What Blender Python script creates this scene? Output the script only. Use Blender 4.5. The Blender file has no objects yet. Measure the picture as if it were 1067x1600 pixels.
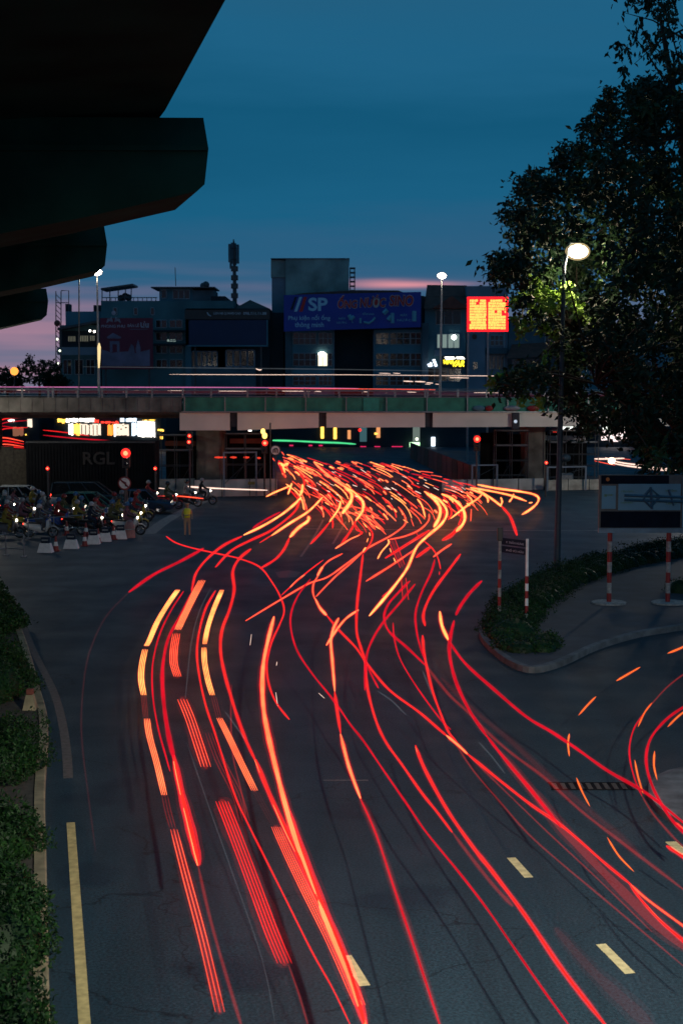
import bpy, bmesh, math, random
from mathutils import Vector, Matrix
random.seed(7)
sc = bpy.context.scene
C = sc.collection
F = 2300.0            # focal length in photo pixels (photo 1067 x 1600)
H = 8.0               # camera height, on a footbridge
T = math.atan(202 / F)
# ---------------------------------------------------------------- camera
cd = bpy.data.cameras.new('camera')
cam = bpy.data.objects.new('camera', cd); C.objects.link(cam)
cam.location = (0, 0, H); cam.rotation_euler = (math.pi / 2 - T, 0, 0)
cd.sensor_fit = 'VERTICAL'; cd.sensor_height = 36.0; cd.lens = F / 1600 * 36
cd.clip_start = 0.1; cd.clip_end = 6000
cd.dof.use_dof = True; cd.dof.focus_distance = 38; cd.dof.aperture_fstop = 2.0
sc.camera = cam
# ---------------------------------------------------------------- dusk sky
w = bpy.data.worlds.new("World"); sc.world = w; w.use_nodes = True
nt = w.node_tree; nt.nodes.clear()
def N(t, **k):
    n = nt.nodes.new(t)
    for a, b in k.items(): setattr(n, a, b)
    return n
L = nt.links.new
wo = N('ShaderNodeOutputWorld'); bg = N('ShaderNodeBackground'); L(bg.outputs[0], wo.inputs[0])
tc = N('ShaderNodeTexCoord'); sp = N('ShaderNodeSeparateXYZ'); L(tc.outputs['Generated'], sp.inputs[0])
mp = N('ShaderNodeMapping'); mp.inputs['Scale'].default_value = (2.2, 2.2, 16); L(tc.outputs['Generated'], mp.inputs[0])
nz = N('ShaderNodeTexNoise'); nz.inputs['Scale'].default_value = 1.3; nz.inputs['Detail'].default_value = 5; nz.inputs['Roughness'].default_value = .55
L(mp.outputs[0], nz.inputs['Vector'])
# height + a little noise -> colour ramp
m1 = N('ShaderNodeMath', operation='MULTIPLY_ADD'); m1.inputs[1].default_value = .12; L(nz.outputs[0], m1.inputs[0]); L(sp.outputs[2], m1.inputs[2])
m1b = N('ShaderNodeMath', operation='SUBTRACT'); L(m1.outputs[0], m1b.inputs[0]); m1b.inputs[1].default_value = .06
rp = N('ShaderNodeValToRGB'); L(m1b.outputs[0], rp.inputs[0])
cr = rp.color_ramp
stops = [(0.0, (.150, .175, .260)), (.03, (.120, .150, .245)), (.065, (.034, .112, .215)), (.11, (.010, .112, .220)),
         (.165, (.0065, .094, .188)), (.21, (.013, .118, .232)), (.26, (.016, .112, .215)), (.40, (.009, .10, .215)), (1.0, (.010, .085, .18))]
cr.elements[0].position = 0; cr.elements[0].color = (*stops[0][1], 1)
cr.elements[1].position = 1; cr.elements[1].color = (*stops[-1][1], 1)
for p, c in stops[1:-1]:
    e = cr.elements.new(p); e.color = (*c, 1)
# pink afterglow streaks low in the sky, strongest to the left
mp2 = N('ShaderNodeMapping'); mp2.inputs['Scale'].default_value = (3.5, 3.5, 60); L(tc.outputs['Generated'], mp2.inputs[0])
nz2 = N('ShaderNodeTexNoise'); nz2.inputs['Scale'].default_value = 1.0; nz2.inputs['Detail'].default_value = 3; L(mp2.outputs[0], nz2.inputs['Vector'])
r2 = N('ShaderNodeValToRGB'); L(nz2.outputs[0], r2.inputs[0]); r2.color_ramp.elements[0].position = .40; r2.color_ramp.elements[1].position = .62
r3 = N('ShaderNodeMapRange'); L(sp.outputs[2], r3.inputs[0])
r3.inputs[1].default_value = .015; r3.inputs[2].default_value = .082; r3.inputs[3].default_value = 1; r3.inputs[4].default_value = 0
r3b = N('ShaderNodeMath', operation='POWER'); L(r3.outputs[0], r3b.inputs[0]); r3b.inputs[1].default_value = .7
r4 = N('ShaderNodeMapRange'); L(sp.outputs[0], r4.inputs[0])
r4.inputs[1].default_value = -.20; r4.inputs[2].default_value = .05; r4.inputs[3].default_value = 1.0; r4.inputs[4].default_value = .10
mA = N('ShaderNodeMath', operation='MULTIPLY'); L(r2.outputs[0], mA.inputs[0]); L(r3b.outputs[0], mA.inputs[1])
mB = N('ShaderNodeMath', operation='MULTIPLY'); L(mA.outputs[0], mB.inputs[0]); L(r4.outputs[0], mB.inputs[1])
mx = N('ShaderNodeMix', data_type='RGBA'); L(mB.outputs[0], mx.inputs[0]); L(rp.outputs[0], mx.inputs[6]); mx.inputs[7].default_value = (.40, .22, .30, 1)
# the one bright rosy bar behind the roofs
def bell(src, c, wd):
    a = N('ShaderNodeMath', operation='SUBTRACT'); L(src, a.inputs[0]); a.inputs[1].default_value = c
    b = N('ShaderNodeMath', operation='DIVIDE'); L(a.outputs[0], b.inputs[0]); b.inputs[1].default_value = wd
    c_ = N('ShaderNodeMath', operation='POWER'); L(b.outputs[0], c_.inputs[0]); c_.inputs[1].default_value = 2
    d = N('ShaderNodeMath', operation='MULTIPLY'); L(c_.outputs[0], d.inputs[0]); d.inputs[1].default_value = -1
    e = N('ShaderNodeMath', operation='EXPONENT'); L(d.outputs[0], e.inputs[0]); return e.outputs[0]
nzz = N('ShaderNodeMath', operation='MULTIPLY_ADD'); L(nz2.outputs[0], nzz.inputs[0]); nzz.inputs[1].default_value = .012; L(sp.outputs[2], nzz.inputs[2])
b1 = bell(nzz.outputs[0], .0722, .0022); b2 = bell(sp.outputs[0], .042, .036)
mb_ = N('ShaderNodeMath', operation='MULTIPLY'); L(b1, mb_.inputs[0]); L(b2, mb_.inputs[1])
mx2 = N('ShaderNodeMix', data_type='RGBA'); L(mb_.outputs[0], mx2.inputs[0]); L(mx.outputs[2], mx2.inputs[6]); mx2.inputs[7].default_value = (.68, .28, .33, 1)
L(mx2.outputs[2], bg.inputs[0]); bg.inputs[1].default_value = 1.0
sc.view_settings.view_transform = 'Standard'; sc.view_settings.look = 'None'; sc.view_settings.gamma = 1
sc.view_settings.exposure = 0; sc.view_settings.use_curve_mapping = False
try:
    sc.cycles.transparent_max_bounces = 48; sc.cycles.use_light_tree = True; sc.cycles.sample_clamp_indirect = 4
    sc.cycles.max_bounces = 5
except Exception: pass

# ---------------------------------------------------------------- helpers
def ray(px, py):
    u = (px - 533.5) / F; v = (800 - py) / F
    return Vector((u, math.cos(T) + v * math.sin(T), -math.sin(T) + v * math.cos(T)))
def G(px, py, z=0.0):
    d = ray(px, py); s = (z - H) / d.z
    return Vector((0, 0, H)) + d * s
def A(px, py, Y):
    d = ray(px, py); return Vector((0, 0, H)) + d * (Y / d.y)
def X_(px, Y): return A(px, 598, Y).x
def Z_(py, Y): return A(533.5, py, Y).z
def wloc(o):
    v = Vector((0, 0, 0))
    while o is not None: v += o.location; o = o.parent
    return v
class MB:
    def __init__(s): s.v = []; s.f = []; s.m = []
    def add(s, vs, fs, mi=0):
        n = len(s.v); s.v += [tuple(a) for a in vs]
        for f in fs: s.f.append([n + i for i in f]); s.m.append(mi)
        return s
    def box(s, x0, x1, y0, y1, z0, z1, mi=0, bev=0):
        if bev:
            b = bev; pts = []
            prof = [(x0 + b, y0), (x1 - b, y0), (x1, y0 + b), (x1, y1 - b), (x1 - b, y1), (x0 + b, y1), (x0, y1 - b), (x0, y0 + b)]
            cx, cy = (x0 + x1) / 2, (y0 + y1) / 2
            def ins(p): return (p[0] + (b if p[0] < cx else -b) * .8, p[1] + (b if p[1] < cy else -b) * .8)
            rings = [[(*ins(p), z0) for p in prof], [(*p, z0 + b) for p in prof], [(*p, z1 - b) for p in prof], [(*ins(p), z1) for p in prof]]
            n = len(s.v)
            for r in rings: s.v += r
            for k in range(3):
                for i in range(8):
                    j = (i + 1) % 8; s.f.append([n + k * 8 + i, n + k * 8 + j, n + k * 8 + 8 + j, n + k * 8 + 8 + i]); s.m.append(mi)
            s.f.append([n + 7 - i for i in range(8)]); s.m.append(mi); s.f.append([n + 24 + i for i in range(8)]); s.m.append(mi)
            return s
        return s.add([(x0, y0, z0), (x1, y0, z0), (x1, y1, z0), (x0, y1, z0), (x0, y0, z1), (x1, y0, z1), (x1, y1, z1), (x0, y1, z1)],
                     [(3, 2, 1, 0), (4, 5, 6, 7), (0, 1, 5, 4), (1, 2, 6, 5), (2, 3, 7, 6), (3, 0, 4, 7)], mi)
    def hexa(s, a, b, mi=0):     # two quads of 4 points each
        return s.add(list(a) + list(b), [(3, 2, 1, 0), (4, 5, 6, 7), (0, 1, 5, 4), (1, 2, 6, 5), (2, 3, 7, 6), (3, 0, 4, 7)], mi)
    def loft(s, rings, mi=0, caps=True):
        n = len(s.v); k = len(rings[0])
        for r in rings: s.v += [tuple(p) for p in r]
        for i in range(len(rings) - 1):
            for j in range(k):
                q = (j + 1) % k; s.f.append([n + i * k + j, n + i * k + q, n + (i + 1) * k + q, n + (i + 1) * k + j]); s.m.append(mi)
        if caps:
            s.f.append([n + k - 1 - j for j in range(k)]); s.m.append(mi)
            e = n + (len(rings) - 1) * k; s.f.append([e + j for j in range(k)]); s.m.append(mi)
        return s
    def tube(s, pts, rad, n=6, mi=0, closed=False):
        pts = [Vector(p) for p in pts]
        if not hasattr(rad, '__len__'): rad = [rad] * len(pts)
        rings = []; pu = None
        for i, p in enumerate(pts):
            if closed: t = pts[(i + 1) % len(pts)] - pts[i - 1]
            else: t = pts[min(i + 1, len(pts) - 1)] - pts[max(i - 1, 0)]
            if t.length < 1e-9: t = Vector((0, 0, 1))
            t.normalize()
            up = pu if pu is not None else (Vector((0, 0, 1)) if abs(t.z) < .9 else Vector((0, 1, 0)))
            a = t.cross(up)
            if a.length < 1e-6: a = t.cross(Vector((1, 0, 0)))
            a.normalize(); b = a.cross(t); b.normalize(); pu = b
            rings.append([p + (a * math.cos(2 * math.pi * k / n) + b * math.sin(2 * math.pi * k / n)) * rad[i] for k in range(n)])
        if closed:
            rings.append(rings[0]); return s.loft(rings, mi, False)
        return s.loft(rings, mi)
    def prism(s, poly, z0, z1, mi=0):   # poly = xy outline
        r0 = [(p[0], p[1], z0) for p in poly]; r1 = [(p[0], p[1], z1) for p in poly]
        return s.loft([r0, r1], mi)
    def side(s, poly, y0, y1, mi=0):    # poly = xz outline
        return s.loft([[(p[0], y0, p[1]) for p in poly], [(p[0], y1, p[1]) for p in poly]], mi)
    def ball(s, c, r, n=10, m=7, mi=0):
        if not hasattr(r, '__len__'): r = (r, r, r)
        rings = [[(c[0] + r[0] * math.sin(math.pi * (i + .02) / (m + .04)) * math.cos(2 * math.pi * k / n), c[1] + r[1] * math.sin(math.pi * (i + .02) / (m + .04)) * math.sin(2 * math.pi * k / n),
                   c[2] - r[2] * math.cos(math.pi * (i + .02) / (m + .04))) for k in range(n)] for i in range(m + 1)]
        return s.loft(rings, mi)
    def build(s, name, mats, parent=None, smooth=False, local=False):
        me = bpy.data.meshes.new(name)
        off = Vector((0, 0, 0)) if (parent is None or local) else wloc(parent)
        me.from_pydata([tuple(Vector(v) - off) for v in s.v], [], s.f)
        if not isinstance(mats, (list, tuple)): mats = [mats]
        for m in mats: me.materials.append(m)
        for p, mi in zip(me.polygons, s.m): p.material_index = mi; p.use_smooth = smooth
        bm = bmesh.new(); bm.from_mesh(me); bmesh.ops.recalc_face_normals(bm, faces=bm.faces) if len(s.f) < 4000 else None; bm.to_mesh(me); bm.free()
        o = bpy.data.objects.new(name, me); C.objects.link(o)
        if parent is not None: o.parent = parent
        return o
def tag(o, label=None, cat=None, group=None, kind=None):
    if label: o['label'] = label
    if cat: o['category'] = cat
    if group: o['group'] = group
    if kind: o['kind'] = kind
    return o
def thing(name, label, cat, loc=(0, 0, 0), group=None):
    o = bpy.data.objects.new(name, None); C.objects.link(o); o.location = loc; o.empty_display_size = .2
    return tag(o, label, cat, group)
def children(o): return [c for c in bpy.data.objects if c.parent == o]
def copy_tree(o, parent=None):
    c = o.copy(); C.objects.link(c); c.parent = parent
    for ch in KIDS.get(o.name, None) or children(o): copy_tree(ch, c)
    return c
KIDS = {}
def material(name, col, rough=.7, var=.25, scale=3.0, bump=0.0, metal=0.0, spec=.5, col2=None, bscale=None, detail=6):
    m = bpy.data.materials.new(name); m.use_nodes = True; t = m.node_tree; b = t.nodes['Principled BSDF']
    b.inputs['Roughness'].default_value = rough; b.inputs['Metallic'].default_value = metal
    b.inputs['Specular IOR Level'].default_value = spec
    g = t.nodes.new('ShaderNodeTexCoord')
    n = t.nodes.new('ShaderNodeTexNoise'); n.inputs['Scale'].default_value = scale; n.inputs['Detail'].default_value = detail; t.links.new(g.outputs['Object'], n.inputs['Vector'])
    r = t.nodes.new('ShaderNodeValToRGB'); t.links.new(n.outputs[0], r.inputs[0])
    r.color_ramp.elements[0].position = .3; r.color_ramp.elements[1].position = .7
    c2 = col2 or tuple(min(1, x * (1 + var)) for x in col); c1 = tuple(x * (1 - var) for x in col)
    r.color_ramp.elements[0].color = (*c1, 1); r.color_ramp.elements[1].color = (*c2, 1)
    t.links.new(r.outputs[0], b.inputs['Base Color'])
    if bump:
        n2 = t.nodes.new('ShaderNodeTexNoise'); n2.inputs['Scale'].default_value = bscale or scale * 8; n2.inputs['Detail'].default_value = 4; t.links.new(g.outputs['Object'], n2.inputs['Vector'])
        bp = t.nodes.new('ShaderNodeBump'); bp.inputs['Strength'].default_value = bump; t.links.new(n2.outputs[0], bp.inputs['Height']); t.links.new(bp.outputs[0], b.inputs['Normal'])
    return m
def emat(name, col, st, sample=True):
    m = bpy.data.materials.new(name); m.use_nodes = True; t = m.node_tree; t.nodes.clear()
    o = t.nodes.new('ShaderNodeOutputMaterial'); e = t.nodes.new('ShaderNodeEmission'); e.inputs[0].default_value = (*col, 1); e.inputs[1].default_value = st
    t.links.new(e.outputs[0], o.inputs[0])
    if not sample:
        try: m.cycles.emission_sampling = 'NONE'
        except Exception: pass
    return m
def vmat(name, col, st, var=.35, scale=.5):
    m = emat(name, col, st); t = m.node_tree; e = [n for n in t.nodes if n.type == 'EMISSION'][0]
    g = t.nodes.new('ShaderNodeNewGeometry'); n = t.nodes.new('ShaderNodeTexNoise'); n.inputs['Scale'].default_value = scale; n.inputs['Detail'].default_value = 3; t.links.new(g.outputs['Position'], n.inputs['Vector'])
    r = t.nodes.new('ShaderNodeMapRange'); t.links.new(n.outputs[0], r.inputs[0]); r.inputs[1].default_value = .3; r.inputs[2].default_value = .7; r.inputs[3].default_value = st * (1 - var); r.inputs[4].default_value = st * (1 + var * .8)
    t.links.new(r.outputs[0], e.inputs[1]); return m
def amat(name, col, st):      # faint additive light: what is behind stays visible through it
    m = emat(name, col, st, False); t = m.node_tree
    o = [n for n in t.nodes if n.type == 'OUTPUT_MATERIAL'][0]; e = [n for n in t.nodes if n.type == 'EMISSION'][0]
    tr = t.nodes.new('ShaderNodeBsdfTransparent'); a = t.nodes.new('ShaderNodeAddShader')
    t.links.new(e.outputs[0], a.inputs[0]); t.links.new(tr.outputs[0], a.inputs[1]); t.links.new(a.outputs[0], o.inputs[0])
    return m
def smooth_line(pts, n=8):
    out = []
    P = [tuple(p) for p in pts]
    for i in range(len(P) - 1):
        p0 = P[max(i - 1, 0)]; p1 = P[i]; p2 = P[i + 1]; p3 = P[min(i + 2, len(P) - 1)]
        for k in range(n):
            t = k / n
            out.append(tuple(.5 * ((2 * b) + (-a + c) * t + (2 * a - 5 * b + 4 * c - d) * t * t + (-a + 3 * b - 3 * c + d) * t ** 3) for a, b, c, d in zip(p0, p1, p2, p3)))
    out.append(P[-1]); return out
def text_mesh(s, x0, z0, x1, z1, y, mat_, parent, name='lettering', bold=0.0, shear=0.0, keep=False, thick=.012):
    cu = bpy.data.curves.new(name, 'FONT'); cu.body = s; cu.size = 1; cu.extrude = thick; cu.offset = bold; cu.shear = shear; cu.resolution_u = 3
    ob = bpy.data.objects.new(name, cu); C.objects.link(ob)
    bpy.context.view_layer.update()
    dg = bpy.context.evaluated_depsgraph_get()
    me = bpy.data.meshes.new_from_object(ob.evaluated_get(dg)); bpy.data.objects.remove(ob)
    if len(me.vertices) == 0: return None
    xs = [v.co.x for v in me.vertices]; ys = [v.co.y for v in me.vertices]
    ax, bx, ay, by = min(xs), max(xs), min(ys), max(ys)
    sx = (x1 - x0) / (bx - ax); sz = (z1 - z0) / (by - ay)
    off = wloc(parent)
    for v in me.vertices:
        c = v.co.copy(); v.co = Vector((x0 + (c.x - ax) * sx, y - .005 - (c.z + thick), z0 + (c.y - ay) * sz)) - off
    me.materials.clear(); me.materials.append(mat_); me.name = name
    o = bpy.data.objects.new(name, me); C.objects.link(o); o.parent = parent
    return o
# ---------------------------------------------------------------- materials
M = {}
M['concrete'] = material('concrete', (.26, .25, .22), .85, .3, .8, .35, bscale=12)
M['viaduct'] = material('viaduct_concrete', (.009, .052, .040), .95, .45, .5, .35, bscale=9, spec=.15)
M['concrete_dark'] = material('concrete_dark', (.13, .125, .11), .9, .55, .9, .3, bscale=9)
M['cream'] = material('cream_girder', (.72, .66, .56), .6, .10, .5, .08)
M['joint'] = material('joint_dark', (.035, .04, .05), .8, .2)
M['green_mesh'] = material('green_mesh', (.03, .21, .14), .75, .35, 1.2, .2)
M['steel'] = material('steel', (.25, .26, .27), .45, .2, 4, metal=.6)
M['steel_dark'] = material('steel_dark', (.06, .065, .07), .5, .2, 4, metal=.4)
M['pole_blue'] = material('pole_paint', (.025, .05, .07), .5, .2, 6)
M['white_paint'] = material('white_paint', (.75, .75, .72), .55, .12, 5, .05)
M['worn_white'] = material('worn_white', (.26, .26, .25), .8, .35, 9, .1)
M['yellow_line'] = material('yellow_line_paint', (.46, .40, .17), .75, .3, 7, .2, bscale=40)
M['lane_white'] = material('lane_paint', (.60, .55, .28), .75, .22, 9, .2, bscale=40)
M['red_paint'] = material('red_paint', (.22, .012, .012), .5, .15, 6)
M['black_paint'] = material('black_paint', (.02, .02, .022), .5, .2, 6)
M['navy'] = material('navy_sign', (.004, .014, .035), .8, .15, 3)
M['blue_board'] = material('blue_board', (.008, .035, .30), .55, .12, .4)
M['dark_blue_board'] = material('dark_blue_board', (.005, .02, .07), .6, .1, .4)
M['red_board'] = material('red_board', (.17, .010, .032), .6, .15, .3)
M['teal_wall'] = material('teal_wall', (.06, .15, .17), .85, .3, .25, .1)
M['blue_wall'] = material('blue_wall', (.07, .175, .22), .85, .25, .2, .1)
M['grey_wall'] = material('grey_wall', (.07, .11, .135), .9, .4, .35, .1)
M['dark_wall'] = material('dark_wall', (.012, .024, .032), .9, .4, .3)
M['pale_wall'] = material('pale_wall', (.17, .21, .26), .85, .25, .3, .1)
M['raw_concrete'] = material('raw_concrete', (.22, .29, .27), .9, .4, .35, .3, bscale=3)
M['red_roof'] = material('red_roof', (.16, .045, .03), .8, .3, 1.5, .3)
M['brown_roof'] = material('brown_roof', (.10, .05, .045), .85, .3, 1)
M['glass'] = material('window_glass', (.012, .016, .02), .12, .3, 2)
M['frame'] = material('window_frame', (.22, .27, .30), .6, .1)
M['bark'] = material('bark', (.03, .026, .02), .95, .4, 4, .8)
M['leaf'] = material('leaf', (.010, .032, .014), .6, .5, .5, spec=.3)
M['leaf2'] = material('leaf_light', (.022, .055, .016), .55, .4, .5, spec=.3)
M['hedge'] = material('hedge_leaf', (.004, .024, .004), .6, .5, 1.3, spec=.3)
M['hedge2'] = material('hedge_leaf_light', (.010, .046, .006), .6, .4, 1.3, spec=.3)
M['soil'] = material('soil', (.05, .045, .035), .95, .4, 5, .6)
M['matt_black'] = material('matt_black_surface', (.008, .009, .011), .95, .3, 1, spec=.1)
M['rubber'] = material('rubber', (.018, .018, .018), .85, .1)
M['chrome'] = material('chrome', (.55, .55, .55), .2, .1, metal=1)
M['lamp_warm'] = emat('lamp_warm_glow', (1, .84, .52), 14)
M['lamp_white'] = emat('lamp_white_glow', (1, .93, .80), 45)
M['lamp_orange'] = emat('lamp_orange_glow', (1, .30, .05), 2)
M['red_light'] = emat('red_signal_glow', (1, .02, .015), 2.6)
M['red_core'] = emat('red_signal_core', (1, .16, .07), 4)
M['window_lit'] = emat('window_lit', (1, .88, .62), 1.6)
M['window_cool'] = emat('window_cool', (.55, .75, .70), .35)
def ms(name, col, st): 
    if name not in M: M[name] = emat(name, col, st)
    return M[name]
# ================================================================ ground, road, island, kerbs
def road_mat():
    m = bpy.data.materials.new('asphalt'); m.use_nodes = True; t = m.node_tree; b = t.nodes['Principled BSDF']
    g = t.nodes.new('ShaderNodeTexCoord'); b.inputs['Specular IOR Level'].default_value = .22
    def nz(sc_, det, scl=(1, 1, 1)):
        mp = t.nodes.new('ShaderNodeMapping'); mp.inputs['Scale'].default_value = scl; t.links.new(g.outputs['Object'], mp.inputs[0])
        n = t.nodes.new('ShaderNodeTexNoise'); n.inputs['Scale'].default_value = sc_; n.inputs['Detail'].default_value = det; t.links.new(mp.outputs[0], n.inputs['Vector']); return n.outputs[0]
    def ramp(src, a, b_, ca, cb):
        r = t.nodes.new('ShaderNodeValToRGB'); t.links.new(src, r.inputs[0]); r.color_ramp.elements[0].position = a; r.color_ramp.elements[1].position = b_
        r.color_ramp.elements[0].color = (*ca, 1); r.color_ramp.elements[1].color = (*cb, 1); return r.outputs[0]
    big = ramp(nz(.09, 5, (1, .45, 1)), .35, .68, (.0125, .033, .048), (.025, .053, .071))
    streak = ramp(nz(1.4, 4, (1, .06, 1)), .35, .7, (.82, .82, .82), (1.12, 1.12, 1.12))
    fine = ramp(nz(22, 5), .3, .72, (.5, .5, .5), (1.6, 1.6, 1.6))
    patch = ramp(nz(.35, 3), .60, .66, (1, 1, 1), (.66, .70, .76))
    def mul(a, c):
        x = t.nodes.new('ShaderNodeMix'); x.data_type = 'RGBA'; x.blend_type = 'MULTIPLY'; x.inputs[0].default_value = 1; t.links.new(a, x.inputs[6]); t.links.new(c, x.inputs[7]); return x.outputs[2]
    col = mul(mul(mul(big, streak), fine), patch)
    vo = t.nodes.new('ShaderNodeTexVoronoi'); vo.feature = 'DISTANCE_TO_EDGE'; vo.inputs['Scale'].default_value = .17
    ds = t.nodes.new('ShaderNodeTexNoise'); ds.inputs['Scale'].default_value = 1.2; ds.inputs['Detail'].default_value = 5; t.links.new(g.outputs['Object'], ds.inputs['Vector'])
    ad = t.nodes.new('ShaderNodeVectorMath'); ad.operation = 'MULTIPLY_ADD'; t.links.new(ds.outputs[1], ad.inputs[0]); ad.inputs[1].default_value = (1.6, 1.6, 0); t.links.new(g.outputs['Object'], ad.inputs[2]); t.links.new(ad.outputs[0], vo.inputs['Vector'])
    crk = ramp(vo.outputs['Distance'], .0015, .004, (.35, .35, .35), (1, 1, 1))
    col = mul(col, crk)
    t.links.new(col, b.inputs['Base Color'])
    rr = ramp(nz(.5, 4), .3, .7, (.52, .52, .52), (.70, .70, .70)); t.links.new(rr, b.inputs['Roughness'])
    bp = t.nodes.new('ShaderNodeBump'); bp.inputs['Strength'].default_value = .35; bp.inputs['Distance'].default_value = .02; t.links.new(nz(70, 3), bp.inputs['Height']); t.links.new(bp.outputs[0], b.inputs['Normal'])
    return m
M['asphalt'] = road_mat()
M['paver'] = material('paver', (.035, .042, .055), .75, .3, 1.2, .4, bscale=20)
M['kerb'] = material('kerb_stone', (.09, .105, .115), .8, .4, 3, .3)
M['kerb_tan'] = material('kerb_tan', (.22, .20, .12), .8, .4, 3, .3)
M['earth'] = material('earth', (.05, .05, .048), .95, .3, .1)
g_ = MB(); g_.add([(-900, -40, -.02), (900, -40, -.02), (900, 2500, -.02), (-900, 2500, -.02)], [(0, 1, 2, 3)]); tag(g_.build('ground', M['earth']), kind='structure')
r_ = MB(); r_.add([(-90, -10, 0), (90, -10, 0), (90, 260, 0), (-90, 260, 0)], [(0, 1, 2, 3)]); tag(r_.build('road', M['asphalt']), kind='structure')
def ribbon(mb, pts, wpx=None, wm=None, z=.004):
    P = [G(*p, z) for p in smooth_line(pts, 6)]; rows = []
    for i, p in enumerate(P):
        t = (P[min(i + 1, len(P) - 1)] - P[max(i - 1, 0)]).normalized(); n = Vector((-t.y, t.x, 0)) * (wm / 2); rows.append((p + n, p - n))
    n0 = len(mb.v)
    for a, b in rows: mb.v += [tuple(a), tuple(b)]
    for i in range(len(rows) - 1): mb.f.append([n0 + 2 * i, n0 + 2 * i + 1, n0 + 2 * i + 3, n0 + 2 * i + 2]); mb.m.append(0)
mk = MB()
ribbon(mk, [(111, 1285), (119, 1400), (126, 1500), (133, 1600), (150, 1800)], wm=.15)
tag(mk.build('road_marking', M['yellow_line']), kind='structure')
mk = MB()
ribbon(mk, [(20, 930), (50, 1010), (84, 1080), (98, 1130), (105, 1180), (107, 1216)], wm=.20)
tag(mk.build('road_marking', material('worn_edge', (.10, .10, .095), .8, .3, 9)), kind='structure')
# dashed lane lines, straight in plan
def dash_line(pA, pB, name, extra=()):
    a = G(*pA, .004); b = G(*pB, .004)
    return a, b
mk = MB()
def dash(p0, p1, wd=.15):
    a = G(*p0, .004); b = G(*p1, .004); t = (b - a).normalized(); n = Vector((-t.y, t.x, 0)) * wd / 2
    mk.add([a + n, b + n, b - n, a - n], [(0, 1, 2, 3)])
dash((798, 1340), (826, 1371)); dash((938, 1475), (984, 1521)); dash((541, 1493), (570, 1540)); dash((1047, 1315), (1082, 1345), .2)
a = G(798, 1340); b = G(938, 1475); d_ = (b - a)
for k in (2, 3): 
    q = a + d_ * k; t = (G(826, 1371) - a); mk.add([q + Vector((0, 0, .004)), q + Vector((.15, 0, .004)), q + t + Vector((.15, 0, .004)), q + t + Vector((0, 0, .004))], [(0, 1, 2, 3)])
tag(mk.build('road_marking', M['lane_white']), kind='structure')
mk = MB(); ribbon(mk, [(455, 826), (560, 827), (700, 828), (860, 829), (1000, 829)], wm=.35)
ribbon(mk, [(232, 834), (262, 812), (318, 783)], wm=.75)
ribbon(mk, [(505, 812), (490, 840), (470, 870)], wm=.12); ribbon(mk, [(540, 815), (520, 850)], wm=.12)
ribbon(mk, [(505, 1219), (575, 1219)], wm=.05)
tag(mk.build('road_marking', material('faint_paint', (.17, .17, .17), .8, .35, 4)), kind='structure')
# drain grate and the dark tar patch
mh = thing('drain_grate', 'dark slotted drain grate in the road beside the right kerb loop', 'drain grate', tuple(G(928, 1228, .006)))
o = MB(); c = G(922, 1229, 0)
for k in range(9): o.box(c.x - .75 + k * .17, c.x - .66 + k * .17, c.y - .22, c.y + .22, .006, .014)
o.build('grate_bars', M['black_paint'], mh)
o = MB(); o.box(c.x - .82, c.x + .84, c.y - .27, c.y - .23, .004, .016).box(c.x - .82, c.x + .84, c.y + .23, c.y + .27, .004, .016); o.add([(c.x - .8, c.y - .25, .005), (c.x + .8, c.y - .25, .005), (c.x + .8, c.y + .25, .005), (c.x - .8, c.y + .25, .005)], [(0, 1, 2, 3)]); o.build('grate_frame', M['matt_black'], mh)
o = MB(); pts = [(430, 894), (452, 891), (470, 894), (462, 902), (436, 903)]; o.add([G(*p, .004) for p in pts], [list(range(5))]); tag(o.build('tar_patch', M['black_paint']), kind='structure')
# traffic island
front = [(1500, 905), (1300, 935), (1067, 976), (1000, 987), (935, 1006), (880, 1031), (835, 1042), (800, 1034), (770, 1014), (750, 992), (750, 975), (765, 955)]
back = [(790, 935), (835, 905), (900, 880), (960, 862), (1067, 845), (1300, 815), (1500, 800)]
zt = .18
outer = smooth_line([tuple(G(*p, zt).xy) for p in front + back], 4)
def inset(poly, d):
    n = len(poly); out = []
    for i in range(n):
        a = Vector(poly[i - 1]); b = Vector(poly[i]); c = Vector(poly[(i + 1) % n]); t = (c - a)
        if t.length < 1e-6: t = Vector((1, 0))
        t.normalize(); out.append((b.x - t.y * d, b.y + t.x * d))
    return out
area = sum(outer[i - 1][0] * outer[i][1] - outer[i][0] * outer[i - 1][1] for i in range(len(outer)))
inn = inset(outer, .2 if area > 0 else -.2)
o = MB(); k = len(outer)
rings = [[(x, y, 0) for x, y in outer], [(x, y, zt - .03) for x, y in outer], [(x * .98 + u * .02, y * .98 + v * .02, zt) for (x, y), (u, v) in zip(outer, inn)], [(x, y, zt) for x, y in inn], [(x, y, zt - .05) for x, y in inn]]
o.loft(rings, caps=False); tag(o.build('kerb', M['kerb']), kind='structure')
o = MB(); o.add([(x, y, zt - .03) for x, y in inn], [list(range(k))]); tag(o.build('island_pavement', M['paver']), kind='structure')
# right edge kerb nub
o = MB(); cc = G(1150, 1262)
o.loft([[(cc.x + r * math.cos(a * .3), cc.y + r * 1.6 * math.sin(a * .3), z) for a in range(21)] for r, z in ((1.6, 0), (1.6, .14), (1.45, .18))]); tag(o.build('kerb', M['kerb']), kind='structure')
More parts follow.
